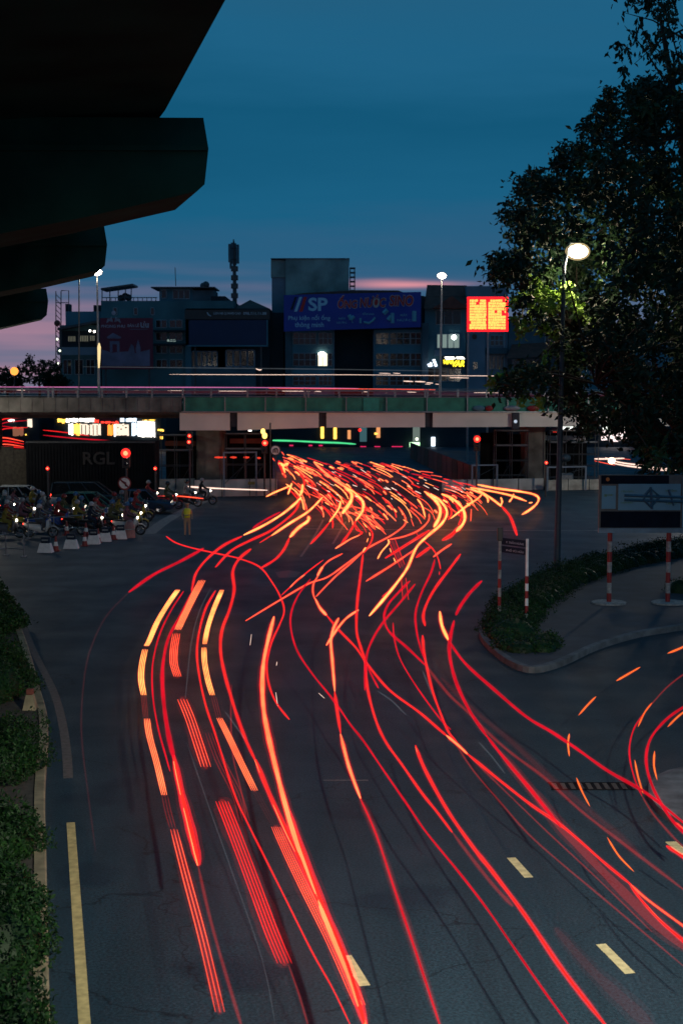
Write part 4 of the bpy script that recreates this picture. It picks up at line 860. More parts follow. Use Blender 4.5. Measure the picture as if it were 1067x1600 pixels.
# ================================================================ map board
Y = 52.0
t = thing('map_board', 'big blue road map board on two banded posts over the island pavement', 'direction board', (X_(1020, Y), Y, .15))
xl, xr = X_(938, Y), X_(1132, Y)
def sk(y, x): return Z_(y, Y)
def q4(name, x0, x1, y0, y1, m, dy, th=.03):
    o = MB(); a, b = X_(x0, Y), X_(x1, Y); o.box(a, b, Y + dy - th, Y + dy, Z_(y1, Y), Z_(y0, Y)); return o.build(name, M[m], t)
M['board_sky'] = material('board_pale_blue', (.07, .20, .28), .5, .15, 1); M['board_edge'] = material('board_edge', (.10, .17, .22), .5, .3, 3); M['map_line'] = material('map_line', (.03, .09, .14), .6); M['map_green'] = material('map_green', (.06, .16, .09), .6); M['board_dark'] = material('board_dark', (.004, .008, .016), .9, spec=.1)
q4('board_back', 938, 1134, 742, 828, 'steel_dark', .1, .09); q4('bottom_edge', 937, 1135, 825, 832, 'board_edge', 0, .14)
q4('top_band', 941, 1047, 743, 756, 'board_dark', -.001); q4('lower_band', 941, 1066, 799, 824, 'board_dark', -.001); q4('left_field', 942, 964, 759, 795, 'board_sky', -.001); q4('map_field', 968, 1066, 756, 797, 'board_sky', -.001); q4('right_field', 1069, 1132, 745, 824, 'board_sky', -.001)
o = MB()
def ml(pts, r): o.tube([A(x, y, Y - .05) for x, y in pts], r, 4)
ml([(975, 774), (1066, 777)], .05); ml([(975, 781), (1066, 784)], .05); ml([(1005, 777), (1016, 763), (1030, 776), (1016, 792), (1004, 779)], .06); ml([(1016, 761), (1018, 795)], .05); ml([(1044, 765), (1052, 790)], .04); ml([(1072, 777), (1128, 779)], .05)
o.build('road_diagram', M['map_line'], t)
for x, y, w_, h_, s_ in ((972, 769, 20, 4, 'CẦU GIẤY'), (972, 787, 18, 3.5, 'NỘI BÀI'), (1042, 768, 18, 3.5, 'HÀ ĐÔNG'), (1043, 788, 16, 3.5, 'LÁNG'), (1076, 768, 30, 4, 'CẦU GIẤY'), (946, 776, 14, 4, 'P')):
    text_mesh(s_, X_(x, Y), Z_(y, Y), X_(x + w_, Y), Z_(y - h_, Y), Y - .035, M['map_green'], t, bold=.015, thick=.004)
o = MB(); p = A(949, 749, Y - .04); o.ball(tuple(p), (.07, .01, .07)); o.build('orange_mark', material('orange_mark', (.4, .12, .02)), t)
for px in (957, 1050): 
    x = X_(px, Y); banded(t, 'post_band', x, Y + .1, .15, Z_(830, Y), .085, 7, 'red_paint', 'worn_white')
    o = MB(); o.tube([(x, Y + .16, Z_(832, Y)), (x, Y + .16, Z_(742, Y))], .06, 8); o.build('post', M['steel_dark'], t)
for px in (957, 1052):
    x = X_(px, Y); o = MB(); r = .62; o.loft([[(x + r * k * math.cos(a * .314), Y + .1 + r * k * math.sin(a * .314), z) for a in range(20)] for k, z in ((1, .151), (1, .20), (.93, .215))]); tag(o.build('footing', M['worn_white'], t))
# ================================================================ barriers and cones
for i, (px, py, sc_, lab) in enumerate(((72, 863, 1.0, 'white wedge barrier block with dark top, leftmost of the row by the motorbikes'), (112, 857, 1.0, 'white wedge barrier block with dark top, second from the left'), (147, 850, .92, 'white wedge barrier block with dark top, in the middle between two cones'),
        (165, 846, .9, 'white wedge barrier block with dark top, second from the right'), (189, 842, .95, 'white wedge barrier block with dark top, rightmost by the pink bollard'))):
    p = G(px, py); t = thing('barrier_block', lab, 'barrier', tuple(p), 'white barrier blocks in front of the motorbikes'); t.rotation_euler = (0, 0, .08 * (i - 2)); t.scale = (.84, .84, .84); w_ = .42 * sc_
    o = MB(); o.loft([[(-w_, -.25, 0), (w_, -.25, 0), (w_, .25, 0), (-w_, .25, 0)], [(-w_ * .7, -.14, .52), (w_ * .7, -.14, .52), (w_ * .7, .14, .52), (-w_ * .7, .14, .52)]]); o.build('block', M['white_paint'], t, local=True)
    o = MB(); o.box(-w_ * .6, w_ * .6, -.12, .12, .524, .86, bev=.03); q = o.build('top_box', M['navy'], t, local=True)
    o = MB(); o.box(-w_ * .45, w_ * .45, -.135, -.122, .66, .74); o.build('stripe', M['worn_white'], q, local=True)
for i, (px, py, lab) in enumerate(((88, 861, 'red and white traffic cone right of the leftmost barrier block'), (133, 853, 'red and white traffic cone between the second and middle barrier blocks'), (154, 848, 'red and white traffic cone between the two closest barrier blocks'), (178, 843, 'red and white traffic cone left of the rightmost barrier block'),
        (135, 838, 'red and white cone standing behind the middle barrier block'), (165, 834, 'red and white cone set back behind the row near the motorbikes'), (105, 836, 'pale cone set back by the second barrier block'), (9, 833, 'red cone by the metal railing at the left edge'))):
    p = G(px, py); t = thing('traffic_cone', lab, 'traffic cone', tuple(p), 'cones along the waiting motorbikes')
    o = MB(); o.box(-.2, .2, -.2, .2, 0, .04, bev=.01); o.build('base', M['red_paint'], t, local=True)
    for k, (z0, z1) in enumerate(((.04, .25), (.25, .45), (.45, .72))):
        f = lambda z: .15 - z * .16
        o = MB(); o.loft([[(f(z) * math.cos(a * .52), f(z) * math.sin(a * .52), z) for a in range(12)] for z in (z0, z1)]); o.build('cone_band', M['white_paint' if k == 1 else 'red_paint'], t, local=True)
p = G(203, 840); t = thing('bollard', 'squat pinkish bollard at the right end of the barrier row', 'bollard', tuple(p)); o = MB()
o.loft([[(.3 * k * math.cos(a * .45), .3 * k * math.sin(a * .45), z) for a in range(14)] for k, z in ((1, 0), (1, .1), (.85, .6), (.6, .85), (.2, .92))]); o.build('body', material('pink_plastic', (.35, .17, .15), .6, .3), t, local=True)
o = MB(); o.tube([(.27 * math.cos(a * .45), .27 * math.sin(a * .45), .45) for a in range(14)], .03, 5, closed=True); o.build('band', M['worn_white'], t, local=True)
# metal crowd railing bottom left of the bikes
for lab, pts in (('low steel crowd barrier at the left edge before the motorbikes', [(-25, 874), (10, 868), (38, 870)]), ('low steel crowd barrier behind the leftmost barrier block', [(45, 842), (85, 838), (130, 834)])):
    P = [G(*p) for p in pts]; t = thing('crowd_barrier', lab, 'barrier', tuple(P[0]))
    for p in P: o = MB(); o.tube([p, p + Vector((0, 0, 1.05))], .03, 6); o.box(p.x - .1, p.x + .1, p.y - .25, p.y + .25, 0, .04); o.build('upright', M['steel'], t)
    for zz in (.35, 1.0): o = MB(); o.tube([p + Vector((0, 0, zz)) for p in P], .024, 6); o.build('rail', M['steel'], t)
# ================================================================ people
SK = {}
def body_mesh(key, joints, edges, rad, sub=1):
    me = bpy.data.meshes.new(key); me.from_pydata([joints[j] for j in joints], [(list(joints).index(a), list(joints).index(b)) for a, b in edges], [])
    ob = bpy.data.objects.new(key, me); C.objects.link(ob)
    md = ob.modifiers.new('skin', 'SKIN'); md.use_smooth_shade = True
    for i, j in enumerate(joints): me.skin_vertices[0].data[i].radius = rad[j] if hasattr(rad[j], '__len__') else (rad[j], rad[j])
    me.skin_vertices[0].data[0].use_root = True
    s = ob.modifiers.new('sub', 'SUBSURF'); s.levels = sub; s.render_levels = sub
    bpy.context.view_layer.update()
    out = bpy.data.meshes.new_from_object(ob.evaluated_get(bpy.context.evaluated_depsgraph_get())); bpy.data.objects.remove(ob); out.name = 'body'
    return out
def mirror(J, E, R):
    J2 = dict(J); R2 = dict(R); E2 = list(E)
    for j, p in J.items():
        if j.endswith('_L'): J2[j[:-2] + '_R'] = (p[0], -p[1], p[2]); R2[j[:-2] + '_R'] = R[j]
    for a, b in E:
        if a.endswith('_L') or b.endswith('_L'): E2.append((a.replace('_L', '_R'), b.replace('_L', '_R')))
    return J2, E2, R2
def fingers(J, E, R, palm, d, side, n=4, ln=.075):
    d = Vector(d).normalized(); s = Vector(side).normalized(); dn = Vector((0, 0, -1)) if abs(d.z) < .8 else Vector((1, 0, 0))
    P = Vector(J[palm])
    for k in range(n):
        b = P + d * .045 + s * (.03 - k * .02); l = ln * (.85, 1, .93, .75)[k]
        J['fa%d_L' % k] = tuple(b); J['fb%d_L' % k] = tuple(b + d * l * .5 + dn * .01); J['fc%d_L' % k] = tuple(b + d * l * .8 + dn * .035)
        R['fa%d_L' % k] = .010; R['fb%d_L' % k] = .009; R['fc%d_L' % k] = .007
        E += [(palm, 'fa%d_L' % k), ('fa%d_L' % k, 'fb%d_L' % k), ('fb%d_L' % k, 'fc%d_L' % k)]
    J['ta_L'] = tuple(P + s * .045 + d * .01); J['tb_L'] = tuple(P + s * .06 + d * .05); R['ta_L'] = .011; R['tb_L'] = .009
    E += [(palm, 'ta_L'), ('ta_L', 'tb_L')]
# rider, facing +x, seat at z .78, seat centre at x -.15
J = {'pelvis': (-.22, 0, .90), 'waist': (-.20, 0, 1.05), 'chest': (-.12, 0, 1.28), 'neck': (-.08, 0, 1.45), 'head': (-.04, 0, 1.57), 'crown': (-.05, 0, 1.68), 'nose': (.06, 0, 1.565),
     'hip_L': (-.17, .11, .88), 'knee_L': (.20, .20, .82), 'ankle_L': (.10, .19, .42), 'toe_L': (.28, .20, .36),
     'sh_L': (-.10, .19, 1.38), 'elbow_L': (.06, .27, 1.16), 'wrist_L': (.30, .27, 1.06), 'palm_L': (.35, .27, 1.055)}
R = {'pelvis': .15, 'waist': (.14, .13), 'chest': (.16, .13), 'neck': .055, 'head': (.085, .09), 'crown': .07, 'nose': .014, 'hip_L': .10, 'knee_L': .068, 'ankle_L': .045, 'toe_L': .04, 'sh_L': .062, 'elbow_L': .045, 'wrist_L': .032, 'palm_L': (.02, .04)}
E = [('pelvis', 'waist'), ('waist', 'chest'), ('chest', 'neck'), ('neck', 'head'), ('head', 'crown'), ('head', 'nose'), ('pelvis', 'hip_L'), ('hip_L', 'knee_L'), ('knee_L', 'ankle_L'), ('ankle_L', 'toe_L'), ('chest', 'sh_L'), ('sh_L', 'elbow_L'), ('elbow_L', 'wrist_L'), ('wrist_L', 'palm_L')]
fingers(J, E, R, 'palm_L', (1, 0, -.1), (0, -1, 0))
J2, E2, R2 = mirror(J, E, R)
rider_me = body_mesh('rider', J2, E2, R2)
M['skin'] = material('skin', (.42, .25, .17), .6, .1); M['trousers'] = material('dark_trousers', (.03, .035, .05), .85, .3); M['hair'] = material('hair', (.012, .01, .009), .6)
def cloth(name, col): 
    if name not in M: M[name] = material('cloth_' + name, col, .85, .2, 6)
    return M[name]
SH = {'teal': (.02, .13, .15), 'white': (.34, .34, .33), 'navy': (.02, .04, .14), 'red': (.35, .03, .03), 'yellow': (.32, .25, .03), 'grey': (.10, .10, .11), 'pink': (.28, .11, .14), 'black': (.02, .02, .022), 'olive': (.09, .10, .04)}
HE = {'white': (.40, .40, .40), 'black': (.015, .015, .016), 'red': (.22, .012, .012), 'blue': (.025, .10, .24), 'silver': (.22, .23, .24)}
for k, c in HE.items(): M['helmet_' + k] = material('helmet_' + k, c, .25, .05)
for k, c in SH.items(): cloth(k, tuple(v * .6 for v in c))
def paint_body(me, shirt, short=False):
    me = me.copy(); me.materials.clear(); me.materials.append(M[shirt]); me.materials.append(M['trousers']); me.materials.append(M['skin']); me.materials.append(M['black_paint'])
    return me
def part_mesh(mb, name):
    me = bpy.data.meshes.new(name); me.from_pydata(mb.v, [], mb.f)
    for p, mi in zip(me.polygons, mb.m): p.material_index = mi; p.use_smooth = True
    return me
for p in rider_me.polygons:
    c = p.center; p.use_smooth = True
    if c.z > 1.44: p.material_index = 2
    elif c.z < .40 : p.material_index = 3
    elif c.z < .985 and not (c.x > .24 and c.z > .95): p.material_index = 1
    elif c.x > .27 and abs(c.y) > .17: p.material_index = 2
    else: p.material_index = 0
rider_paint = {k: paint_body(rider_me, k) for k in SH}
hm = MB(); hm.loft([[(-.055 + k * .135 * math.cos(a * .52) * 1.08, k * .125 * math.sin(a * .52), z) for a in range(12)] for k, z in ((.93, 1.555), (1, 1.60), (.97, 1.67), (.8, 1.725), (.45, 1.765), (.1, 1.775))]); helmet_me = part_mesh(hm, 'helmet')
vm = MB(); vm.loft([[(.06, -.09, 1.61), (.15, -.05, 1.60), (.15, .05, 1.60), (.06, .09, 1.61)], [(.06, -.09, 1.625), (.15, -.05, 1.615), (.15, .05, 1.615), (.06, .09, 1.625)]]); visor_me = part_mesh(vm, 'visor')
def mkobj(name, me, parent, mats=None):
    o = bpy.data.objects.new(name, me); C.objects.link(o); o.parent = parent
    if mats:
        if len(me.materials) == 0: [me.materials.append(m) for m in mats]
        else:
            for i, m in enumerate(mats): o.material_slots[i].link = 'OBJECT'; o.material_slots[i].material = m
    return o
def rider(loc, rz, shirt, helmet, label, lean=0):
    t = thing('person', label, 'person', loc, 'riders waiting on motorbikes at the junction'); t.rotation_euler = (0, 0, rz)
    # one continuous body; helmet as child
    b = mkobj('body', rider_paint[shirt], t); h = mkobj('helmet', helmet_me, t, [M['helmet_' + helmet]]); mkobj('visor', visor_me, h, [M['black_paint']])
    return t
# ---------------------------------------------------------------- motorbike, facing +x
def torus(mb, c, R_, r, mi=0, n=22, m=7, squash=1):
    rings = []
    for i in range(n):
        a = 2 * math.pi * i / n
        rings.append([(c[0] + (R_ + r * math.cos(2 * math.pi * k / m)) * math.cos(a), c[1] + squash * r * math.sin(2 * math.pi * k / m), c[2] + (R_ + r * math.cos(2 * math.pi * k / m)) * math.sin(a)) for k in range(m)])
    rings.append(rings[0]); mb.loft(rings, mi, False)
def bike_parts():
    P = {}
    for nm, x in (('front_wheel', .64), ('rear_wheel', -.60)):
        o = MB(); torus(o, (x, 0, .29), .245, .045); P[nm] = (o, 'rubber')
        o = MB(); torus(o, (x, 0, .29), .195, .014)
        for k in range(8): a = k * math.pi / 4; o.tube([(x, 0, .29), (x + .19 * math.cos(a), 0, .29 + .19 * math.sin(a))], .009, 4)
        o.ball((x, 0, .29), (.05, .06, .05), 8, 5); P[nm + '>rim'] = (o, 'chrome')
    o = MB()
    def sec(x, w_, z0, z1): return [(x, -w_, z0), (x, -w_ * .9, z1), (x, -w_ * .5, z1 + .02), (x, w_ * .5, z1 + .02), (x, w_ * .9, z1), (x, w_, z0), (x, w_ * .4, z0 - .03), (x, -w_ * .4, z0 - .03)]
    o.loft([sec(-.88, .05, .66, .74), sec(-.70, .10, .52, .74), sec(-.35, .13, .40, .72), sec(-.05, .12, .30, .68), sec(.12, .10, .28, .46), sec(.25, .10, .34, .52), sec(.36, .13, .45, .78), sec(.42, .10, .60, .93), sec(.47, .05, .74, .98)]); P['body'] = (o, 'PAINT')
    o = MB(); 
    for s_ in (-1, 1): o.side([(.22, .30), (.36, .36), (.44, .62), (.42, .90), (.34, .92), (.30, .62)], s_ * .15 - .012, s_ * .15 + .012)
    P['leg_shield'] = (o, 'PAINT')
    o = MB(); o.loft([[(x, -w_, z), (x, w_, z), (x, w_ * .8, z + h), (x, -w_ * .8, z + h)] for x, w_, z, h in ((-.80, .08, .76, .04), (-.55, .13, .745, .07), (-.25, .13, .735, .07), (0, .10, .72, .06), (.06, .06, .70, .05))]); P['seat'] = (o, 'black_paint')
    o = MB()
    for s_ in (-1, 1): o.tube([(.64, s_ * .07, .29), (.50, s_ * .07, .72), (.45, s_ * .04, .9)], .02, 6)
    P['fork'] = (o, 'steel')
    o = MB(); o.loft([[(.64 + .33 * math.cos(a), -.06, .29 + .33 * math.sin(a)), (.64 + .33 * math.cos(a), .06, .29 + .33 * math.sin(a)), (.64 + .30 * math.cos(a), .05, .29 + .30 * math.sin(a)), (.64 + .30 * math.cos(a), -.05, .29 + .30 * math.sin(a))] for a in [.5 + k * .24 for k in range(9)]]); P['front_fender'] = (o, 'PAINT')
    o = MB(); o.tube([(.30, .33, 1.02), (.40, .2, 1.04), (.43, 0, .99), (.40, -.2, 1.04), (.30, -.33, 1.02)], .017, 6); P['handlebar'] = (o, 'black_paint')
    o = MB()
    for s_ in (-1, 1): o.tube([(.38, s_ * .22, 1.04), (.40, s_ * .30, 1.17)], .008, 4); o.ball((.40, s_ * .32, 1.20), (.015, .055, .035), 8, 5)
    P['mirror'] = (o, 'chrome')
    o = MB(); o.ball((.50, 0, .93), (.05, .085, .06), 10, 6); P['headlight'] = (o, 'HEAD')
    o = MB(); o.ball((-.90, 0, .72), (.03, .07, .04), 8, 5); P['tail_light'] = (o, 'TAIL')
    o = MB(); o.tube([(.0, -.14, .28), (-.4, -.16, .27), (-.80, -.17, .36)], [.02, .035, .045], 8); P['exhaust'] = (o, 'chrome')
    o = MB(); o.ball((-.05, 0, .33), (.17, .12, .12), 10, 7); P['engine'] = (o, 'steel')
    return {k: (part_mesh(o, k.split('>')[-1]), m) for k, (o, m) in P.items()}
BP = bike_parts()
BC = {'red': (.38, .02, .02), 'black': (.015, .015, .017), 'white': (.6, .6, .58), 'blue': (.03, .09, .35), 'grey': (.12, .12, .13), 'yellow': (.5, .38, .03)}
for k, c in BC.items(): M['bike_' + k] = material('bike_paint_' + k, c, .25, .05)
M['head_on'] = emat('headlight_on', (1, .85, .65), 14); M['tail_on'] = emat('tail_on', (1, .04, .02), 5); M['head_off'] = material('lens_clear', (.5, .5, .5), .15, .05); M['tail_off'] = material('lens_red', (.25, .01, .01), .3)
def motorbike(loc, rz, colour, label, head=False, tail=False, group='motorbikes waiting at the junction'):
    t = thing('motorbike', label, 'motorbike', loc, group); t.rotation_euler = (0, 0, rz); made = {}
    for k, (me, m) in BP.items():
        mm = {'PAINT': M['bike_' + colour], 'HEAD': M['head_on' if head else 'head_off'], 'TAIL': M['tail_on' if tail else 'tail_off']}.get(m) or M[m]
        par = made[k.split('>')[0]] if '>' in k else t
        made[k] = mkobj(k.split('>')[-1], me, par, [mm])
    return t
rr = random.Random(11)
combos = [(s, h) for s in SH for h in HE]; rr.shuffle(combos)
spots = []
for r, (Yr, x0) in enumerate(((77.2, 30), (78.6, 8), (80.0, 38), (81.4, 14), (82.8, 40), (84.2, 10))):
    x = x0
    while x < (224 if r in (1, 2, 3) else 205):
        if not (r == 0 and (x < 100)): spots.append((x + rr.uniform(-4, 4), Yr + rr.uniform(-.08, .08)))
        x += rr.choice((53, 58, 57))
for Yr, x0, x1 in ((85.7, 6, 78), (87.2, 20, 72), (88.7, -4, 60)):
    x = x0
    while x < x1: spots.append((x, Yr)); x += 54
for px, Yr in ((8, 75.8), (60, 75.9), (212, 84.6), (216, 86.2), (190, 85.4)): spots.append((px, Yr))
spots = [p for p in spots]
n_r = 0
bcols = list(BC)
for i, (px, Yr) in enumerate(spots):
    s, h = combos[i]; bc = bcols[rr.randrange(6)]; rz = rr.uniform(-.10, .10) - .08
    nm_ = '%s top and %s helmet' % (s, h)
    X = X_(px, Yr)
    motorbike((X, Yr, 0), rz, bc, '%s motorbike under the rider in %s' % (bc, nm_), head=rr.random() < .5, tail=rr.random() < .45)
    rider((X, Yr, 0), rz, s, h, 'motorbike rider in a %s waiting in the crowd' % nm_)
k0 = len(spots)
for i, (px, Yr, rz) in enumerate(((232, 94.5, .1), (262, 93.2, -.1), (292, 94.8, .05), (316, 96.5, 0))):
    s, h = combos[k0 + i]; bc = ('grey', 'red', 'black', 'grey')[i]; nm_ = '%s top and %s helmet' % (s, h); X = X_(px, Yr)
    motorbike((X, Yr, 0), rz, bc, '%s motorbike near the police officer under the rider in %s' % (bc, nm_), head=True, tail=True, group='motorbikes crossing near the officer')
    rider((X, Yr, 0), rz, s, h, 'rider in a %s crossing behind the officer' % nm_)
# parked bike with empty seat at the right end of the crowd
motorbike((X_(225, 78.6), 78.3, 0), .35, 'black', 'black motorbike at the right end of the crowd with its front wheel turned out', head=False, group='motorbikes waiting at the junction') if False else None
# ---------------------------------------------------------------- officer, standing, facing the camera (-y)
J = {'pelvis': (0, 0, .95), 'waist': (0, 0, 1.08), 'chest': (0, 0, 1.30), 'neck': (0, .0, 1.47), 'head': (0, -.02, 1.57), 'crown': (0, -.01, 1.67), 'nose': (0, -.115, 1.565)}
R = {'pelvis': .135, 'waist': .125, 'chest': (.15, .125), 'neck': .055, 'head': .085, 'crown': .07, 'nose': .014}
# in this figure left/right are mirrored over x, so build both sides by hand
E = [('pelvis', 'waist'), ('waist', 'chest'), ('chest', 'neck'), ('neck', 'head'), ('head', 'crown'), ('head', 'nose')]
for s_, n_ in ((1, 'a'), (-1, 'b')):
    J.update({'hip' + n_: (s_ * .10, 0, .88), 'knee' + n_: (s_ * .11, -.02, .48), 'ank' + n_: (s_ * .12, .02, .09), 'toe' + n_: (s_ * .14, -.14, .05), 'sh' + n_: (s_ * .19, 0, 1.39), 'el' + n_: (s_ * .26, .03, 1.12), 'wr' + n_: (s_ * .24, -.14, .98), 'pa' + n_: (s_ * .23, -.19, .96), 'ear' + n_: (s_ * .095, 0, 1.57)})
    R.update({'hip' + n_: .095, 'knee' + n_: .065, 'ank' + n_: .045, 'toe' + n_: .04, 'sh' + n_: .062, 'el' + n_: .045, 'wr' + n_: .03, 'pa' + n_: (.02, .038), 'ear' + n_: .012})
    E += [('pelvis', 'hip' + n_), ('hip' + n_, 'knee' + n_), ('knee' + n_, 'ank' + n_), ('ank' + n_, 'toe' + n_), ('chest', 'sh' + n_), ('sh' + n_, 'el' + n_), ('el' + n_, 'wr' + n_), ('wr' + n_, 'pa' + n_), ('head', 'ear' + n_)]
    for k in range(4):
        b = Vector((s_ * (.20 + k * .02), -.225, .95)); l = (.06, .075, .07, .055)[k]
        for q, (d, r_) in enumerate((((0, 0, 0), .010), ((0, -.5, -.15), .009), ((0, -.8, -.55), .007))):
            J['f%s%d%d' % (n_, k, q)] = tuple(b + Vector(d) * l); R['f%s%d%d' % (n_, k, q)] = r_
        E += [('pa' + n_, 'f%s%d0' % (n_, k)), ('f%s%d0' % (n_, k), 'f%s%d1' % (n_, k)), ('f%s%d1' % (n_, k), 'f%s%d2' % (n_, k))]
    J['t%s0' % n_] = (s_ * .19, -.20, .965); J['t%s1' % n_] = (s_ * .175, -.245, .97); R['t%s0' % n_] = .011; R['t%s1' % n_] = .009; E += [('pa' + n_, 't%s0' % n_), ('t%s0' % n_, 't%s1' % n_)]
of = body_mesh('officer', J, E, R, 2)
M['tan'] = material('tan_uniform', (.50, .30, .17), .85, .15, 6); M['hivis'] = emat('x', (1, 1, 1), 0) if False else material('hivis_vest', (.80, .80, .04), .6, .1)
for m in ('tan', 'skin', 'black_paint'): of.materials.append(M[m])
for p in of.polygons:
    c = p.center; p.use_smooth = True; p.material_index = 1 if (c.z > 1.46 or (c.y < -.13 and c.z > .85)) else (2 if c.z < .085 else 0)
op = G(293, 838); t = thing('person', 'traffic officer in yellow vest and tan trousers standing alone on the road', 'person', tuple(op)); t.rotation_euler = (0, 0, .25)
mkobj('body', of, t)
o = MB(); o.loft([[(k * .185 * math.cos(a * .4488), k2 * .165 * math.sin(a * .4488), z) for a in range(14)] for k, k2, z in ((.88, .98, .98), (.88, .98, 1.1), (1.0, 1.02, 1.28), (1.06, .85, 1.40), (.6, .6, 1.47))]); v = mkobj('vest', part_mesh(o, 'vest'), t, [M['hivis']])
o = MB(); o.loft([[(.172 * 1.0 * k * math.cos(a * .4488), .17 * k * math.sin(a * .4488), z) for a in range(14)] for k, z in ((1.01, 1.10), (1.03, 1.15))], caps=False); mkobj('stripe', part_mesh(o, 'stripe'), v, [M['chrome']])
o = MB(); o.loft([[(k * .11 * math.cos(a * .4488), -.02 + k * .12 * math.sin(a * .4488), z) for a in range(14)] for k, z in ((.88, 1.62), (.9, 1.66), (1.15, 1.70), (1.1, 1.73), (.3, 1.75))]); cp = mkobj('cap', part_mesh(o, 'cap'), t, [M['tan']])
o = MB(); o.loft([[(-.08, -.11, 1.635), (-.04, -.18, 1.625), (.04, -.18, 1.625), (.08, -.11, 1.635)], [(-.08, -.11, 1.645), (-.04, -.18, 1.635), (.04, -.18, 1.635), (.08, -.11, 1.645)]]); mkobj('peak', part_mesh(o, 'peak'), cp, [M['black_paint']])
o = MB()
for s_ in (-1, 1): o.ball((s_ * .032, -.098, 1.585), (.012, .008, .007), 8, 5)
mkobj('eyes', part_mesh(o, 'eyes'), t, [M['black_paint']])
# ================================================================ cars behind the bikes
def car(label, px, Y, col, L_=4.4, hgt=1.5, wd=1.75, suv=False, tail=True, rz=0.0, lower=None):
    t = thing('parked_car' if False else 'car', label, 'car', (X_(px, Y), Y, 0), 'cars waiting behind the motorbikes'); t.rotation_euler = (0, 0, rz)
    h = L_ / 2; hw = wd / 2; zb = .95 if suv else .88
    def sec(x, z0, z1, w_): return [(x, -w_ * .93, z0), (x, -w_, z0 + .18), (x, -w_, z1 - .12), (x, -w_ * .9, z1), (x, w_ * .9, z1), (x, w_, z1 - .12), (x, w_, z0 + .18), (x, w_ * .93, z0)]
    o = MB(); o.loft([sec(-h, .42, zb - .12, hw * .86), sec(-h + .12, .26, zb, hw * .95), sec(-h + .8, .22, zb + .02, hw), sec(.3, .22, zb, hw), sec(h - 1.0, .22, zb - .06, hw), sec(h - .25, .26, zb - .17, hw * .95), sec(h, .36, zb - .34, hw * .84)]); body = o.build('body', col, t, smooth=False, local=True)
    if lower: o = MB(); o.box(-h + .1, h - .15, -hw - .012, -hw - .001, .26, .5); o.box(-h + .1, h - .15, hw + .001, hw + .012, .26, .5); o.build('lower_panel', lower, body, local=True)
    rx0, rx1 = (-h + .15, .45) if suv else (-h + .75, .25)
    def cs(x, z, w_): return [(x, -w_, z), (x, w_, z)]
    bx0, bx1 = (-h + .05, h - 1.05) if suv else (-h + .25, h - 1.1)
    lo = [(bx0, -hw * .92, zb), (bx1, -hw * .92, zb - .04), (bx1, hw * .92, zb - .04), (bx0, hw * .92, zb)]; hi = [(rx0, -hw * .74, hgt - .05), (rx1, -hw * .74, hgt - .04), (rx1, hw * .74, hgt - .04), (rx0, hw * .74, hgt - .05)]
    o = MB(); o.loft([lo, hi]); o.build('windows', M['glass'], t, local=True)
    o = MB(); o.loft([[(a * 1.0, b * 1.02, c) for a, b, c in hi], [(rx0 + .1, -hw * .68, hgt), (rx1 - .15, -hw * .68, hgt), (rx1 - .15, hw * .68, hgt), (rx0 + .1, hw * .68, hgt)]]); rf = o.build('roof', col, t, local=True)
    o = MB()
    for s_ in (-1, 1):
        for f in (0, .36, .68, 1):
            a = (bx0 + (bx1 - bx0) * f, s_ * hw * .93, zb - .02); b = (rx0 + (rx1 - rx0) * f, s_ * hw * .75, hgt - .04); o.tube([a, b], .035, 5)
    o.build('window_pillars', col, t, local=True)
    for x in (-h + .8, h - .85):
        for s_ in (-1, 1):
            w_ = MB(); torus(w_, (x, s_ * (hw - .08), .32), .235, .085, squash=1.1); w1 = w_.build('wheel', M['rubber'], t, local=True)
            w_ = MB(); w_.loft([[(x + r * math.cos(a * .4488), s_ * (hw - .08) + s_ * dy, .32 + r * math.sin(a * .4488)) for a in range(14)] for r, dy in ((.19, -.03), (.19, .07), (.06, .05))]); w_.build('rim', M['chrome'], w1, local=True)
    for s_ in (-1, 1):
        o = MB(); o.ball((h - .1, s_ * hw * .68, zb - .30), (.1, .17, .07), 10, 6); o.build('headlight', M['head_off'], t, local=True)
        o = MB(); o.ball((-h + .05, s_ * hw * .72, zb - .12), (.06, .14, .09), 10, 6); o.build('tail_light', M['tail_on'], t, local=True)
        o = MB(); o.ball((h - 1.35, s_ * (hw + .09), zb + .06), (.06, .09, .06), 8, 5); o.build('wing_mirror', col, t, local=True)
    return t
car('white car at the left edge behind the motorbikes', 36, 92.6, material('car_white', (.24, .27, .29), .25, .05), 4.5, 1.55)
car('green taxi with yellow lower panels in the middle of the crowd', 140, 87.0, material('car_green', (.03, .12, .08), .25, .05), 4.4, 1.55, lower=material('car_yellow', (.5, .45, .04), .4, .05))
car('long dark car behind the green taxi', 138, 94.5, material('car_dark', (.018, .024, .03), .22, .05), 4.8, 1.66, suv=True)
car('dark blue hatchback farther right behind the crowd', 222, 90.5, material('car_navy', (.02, .04, .08), .22, .05), 3.9, 1.45)
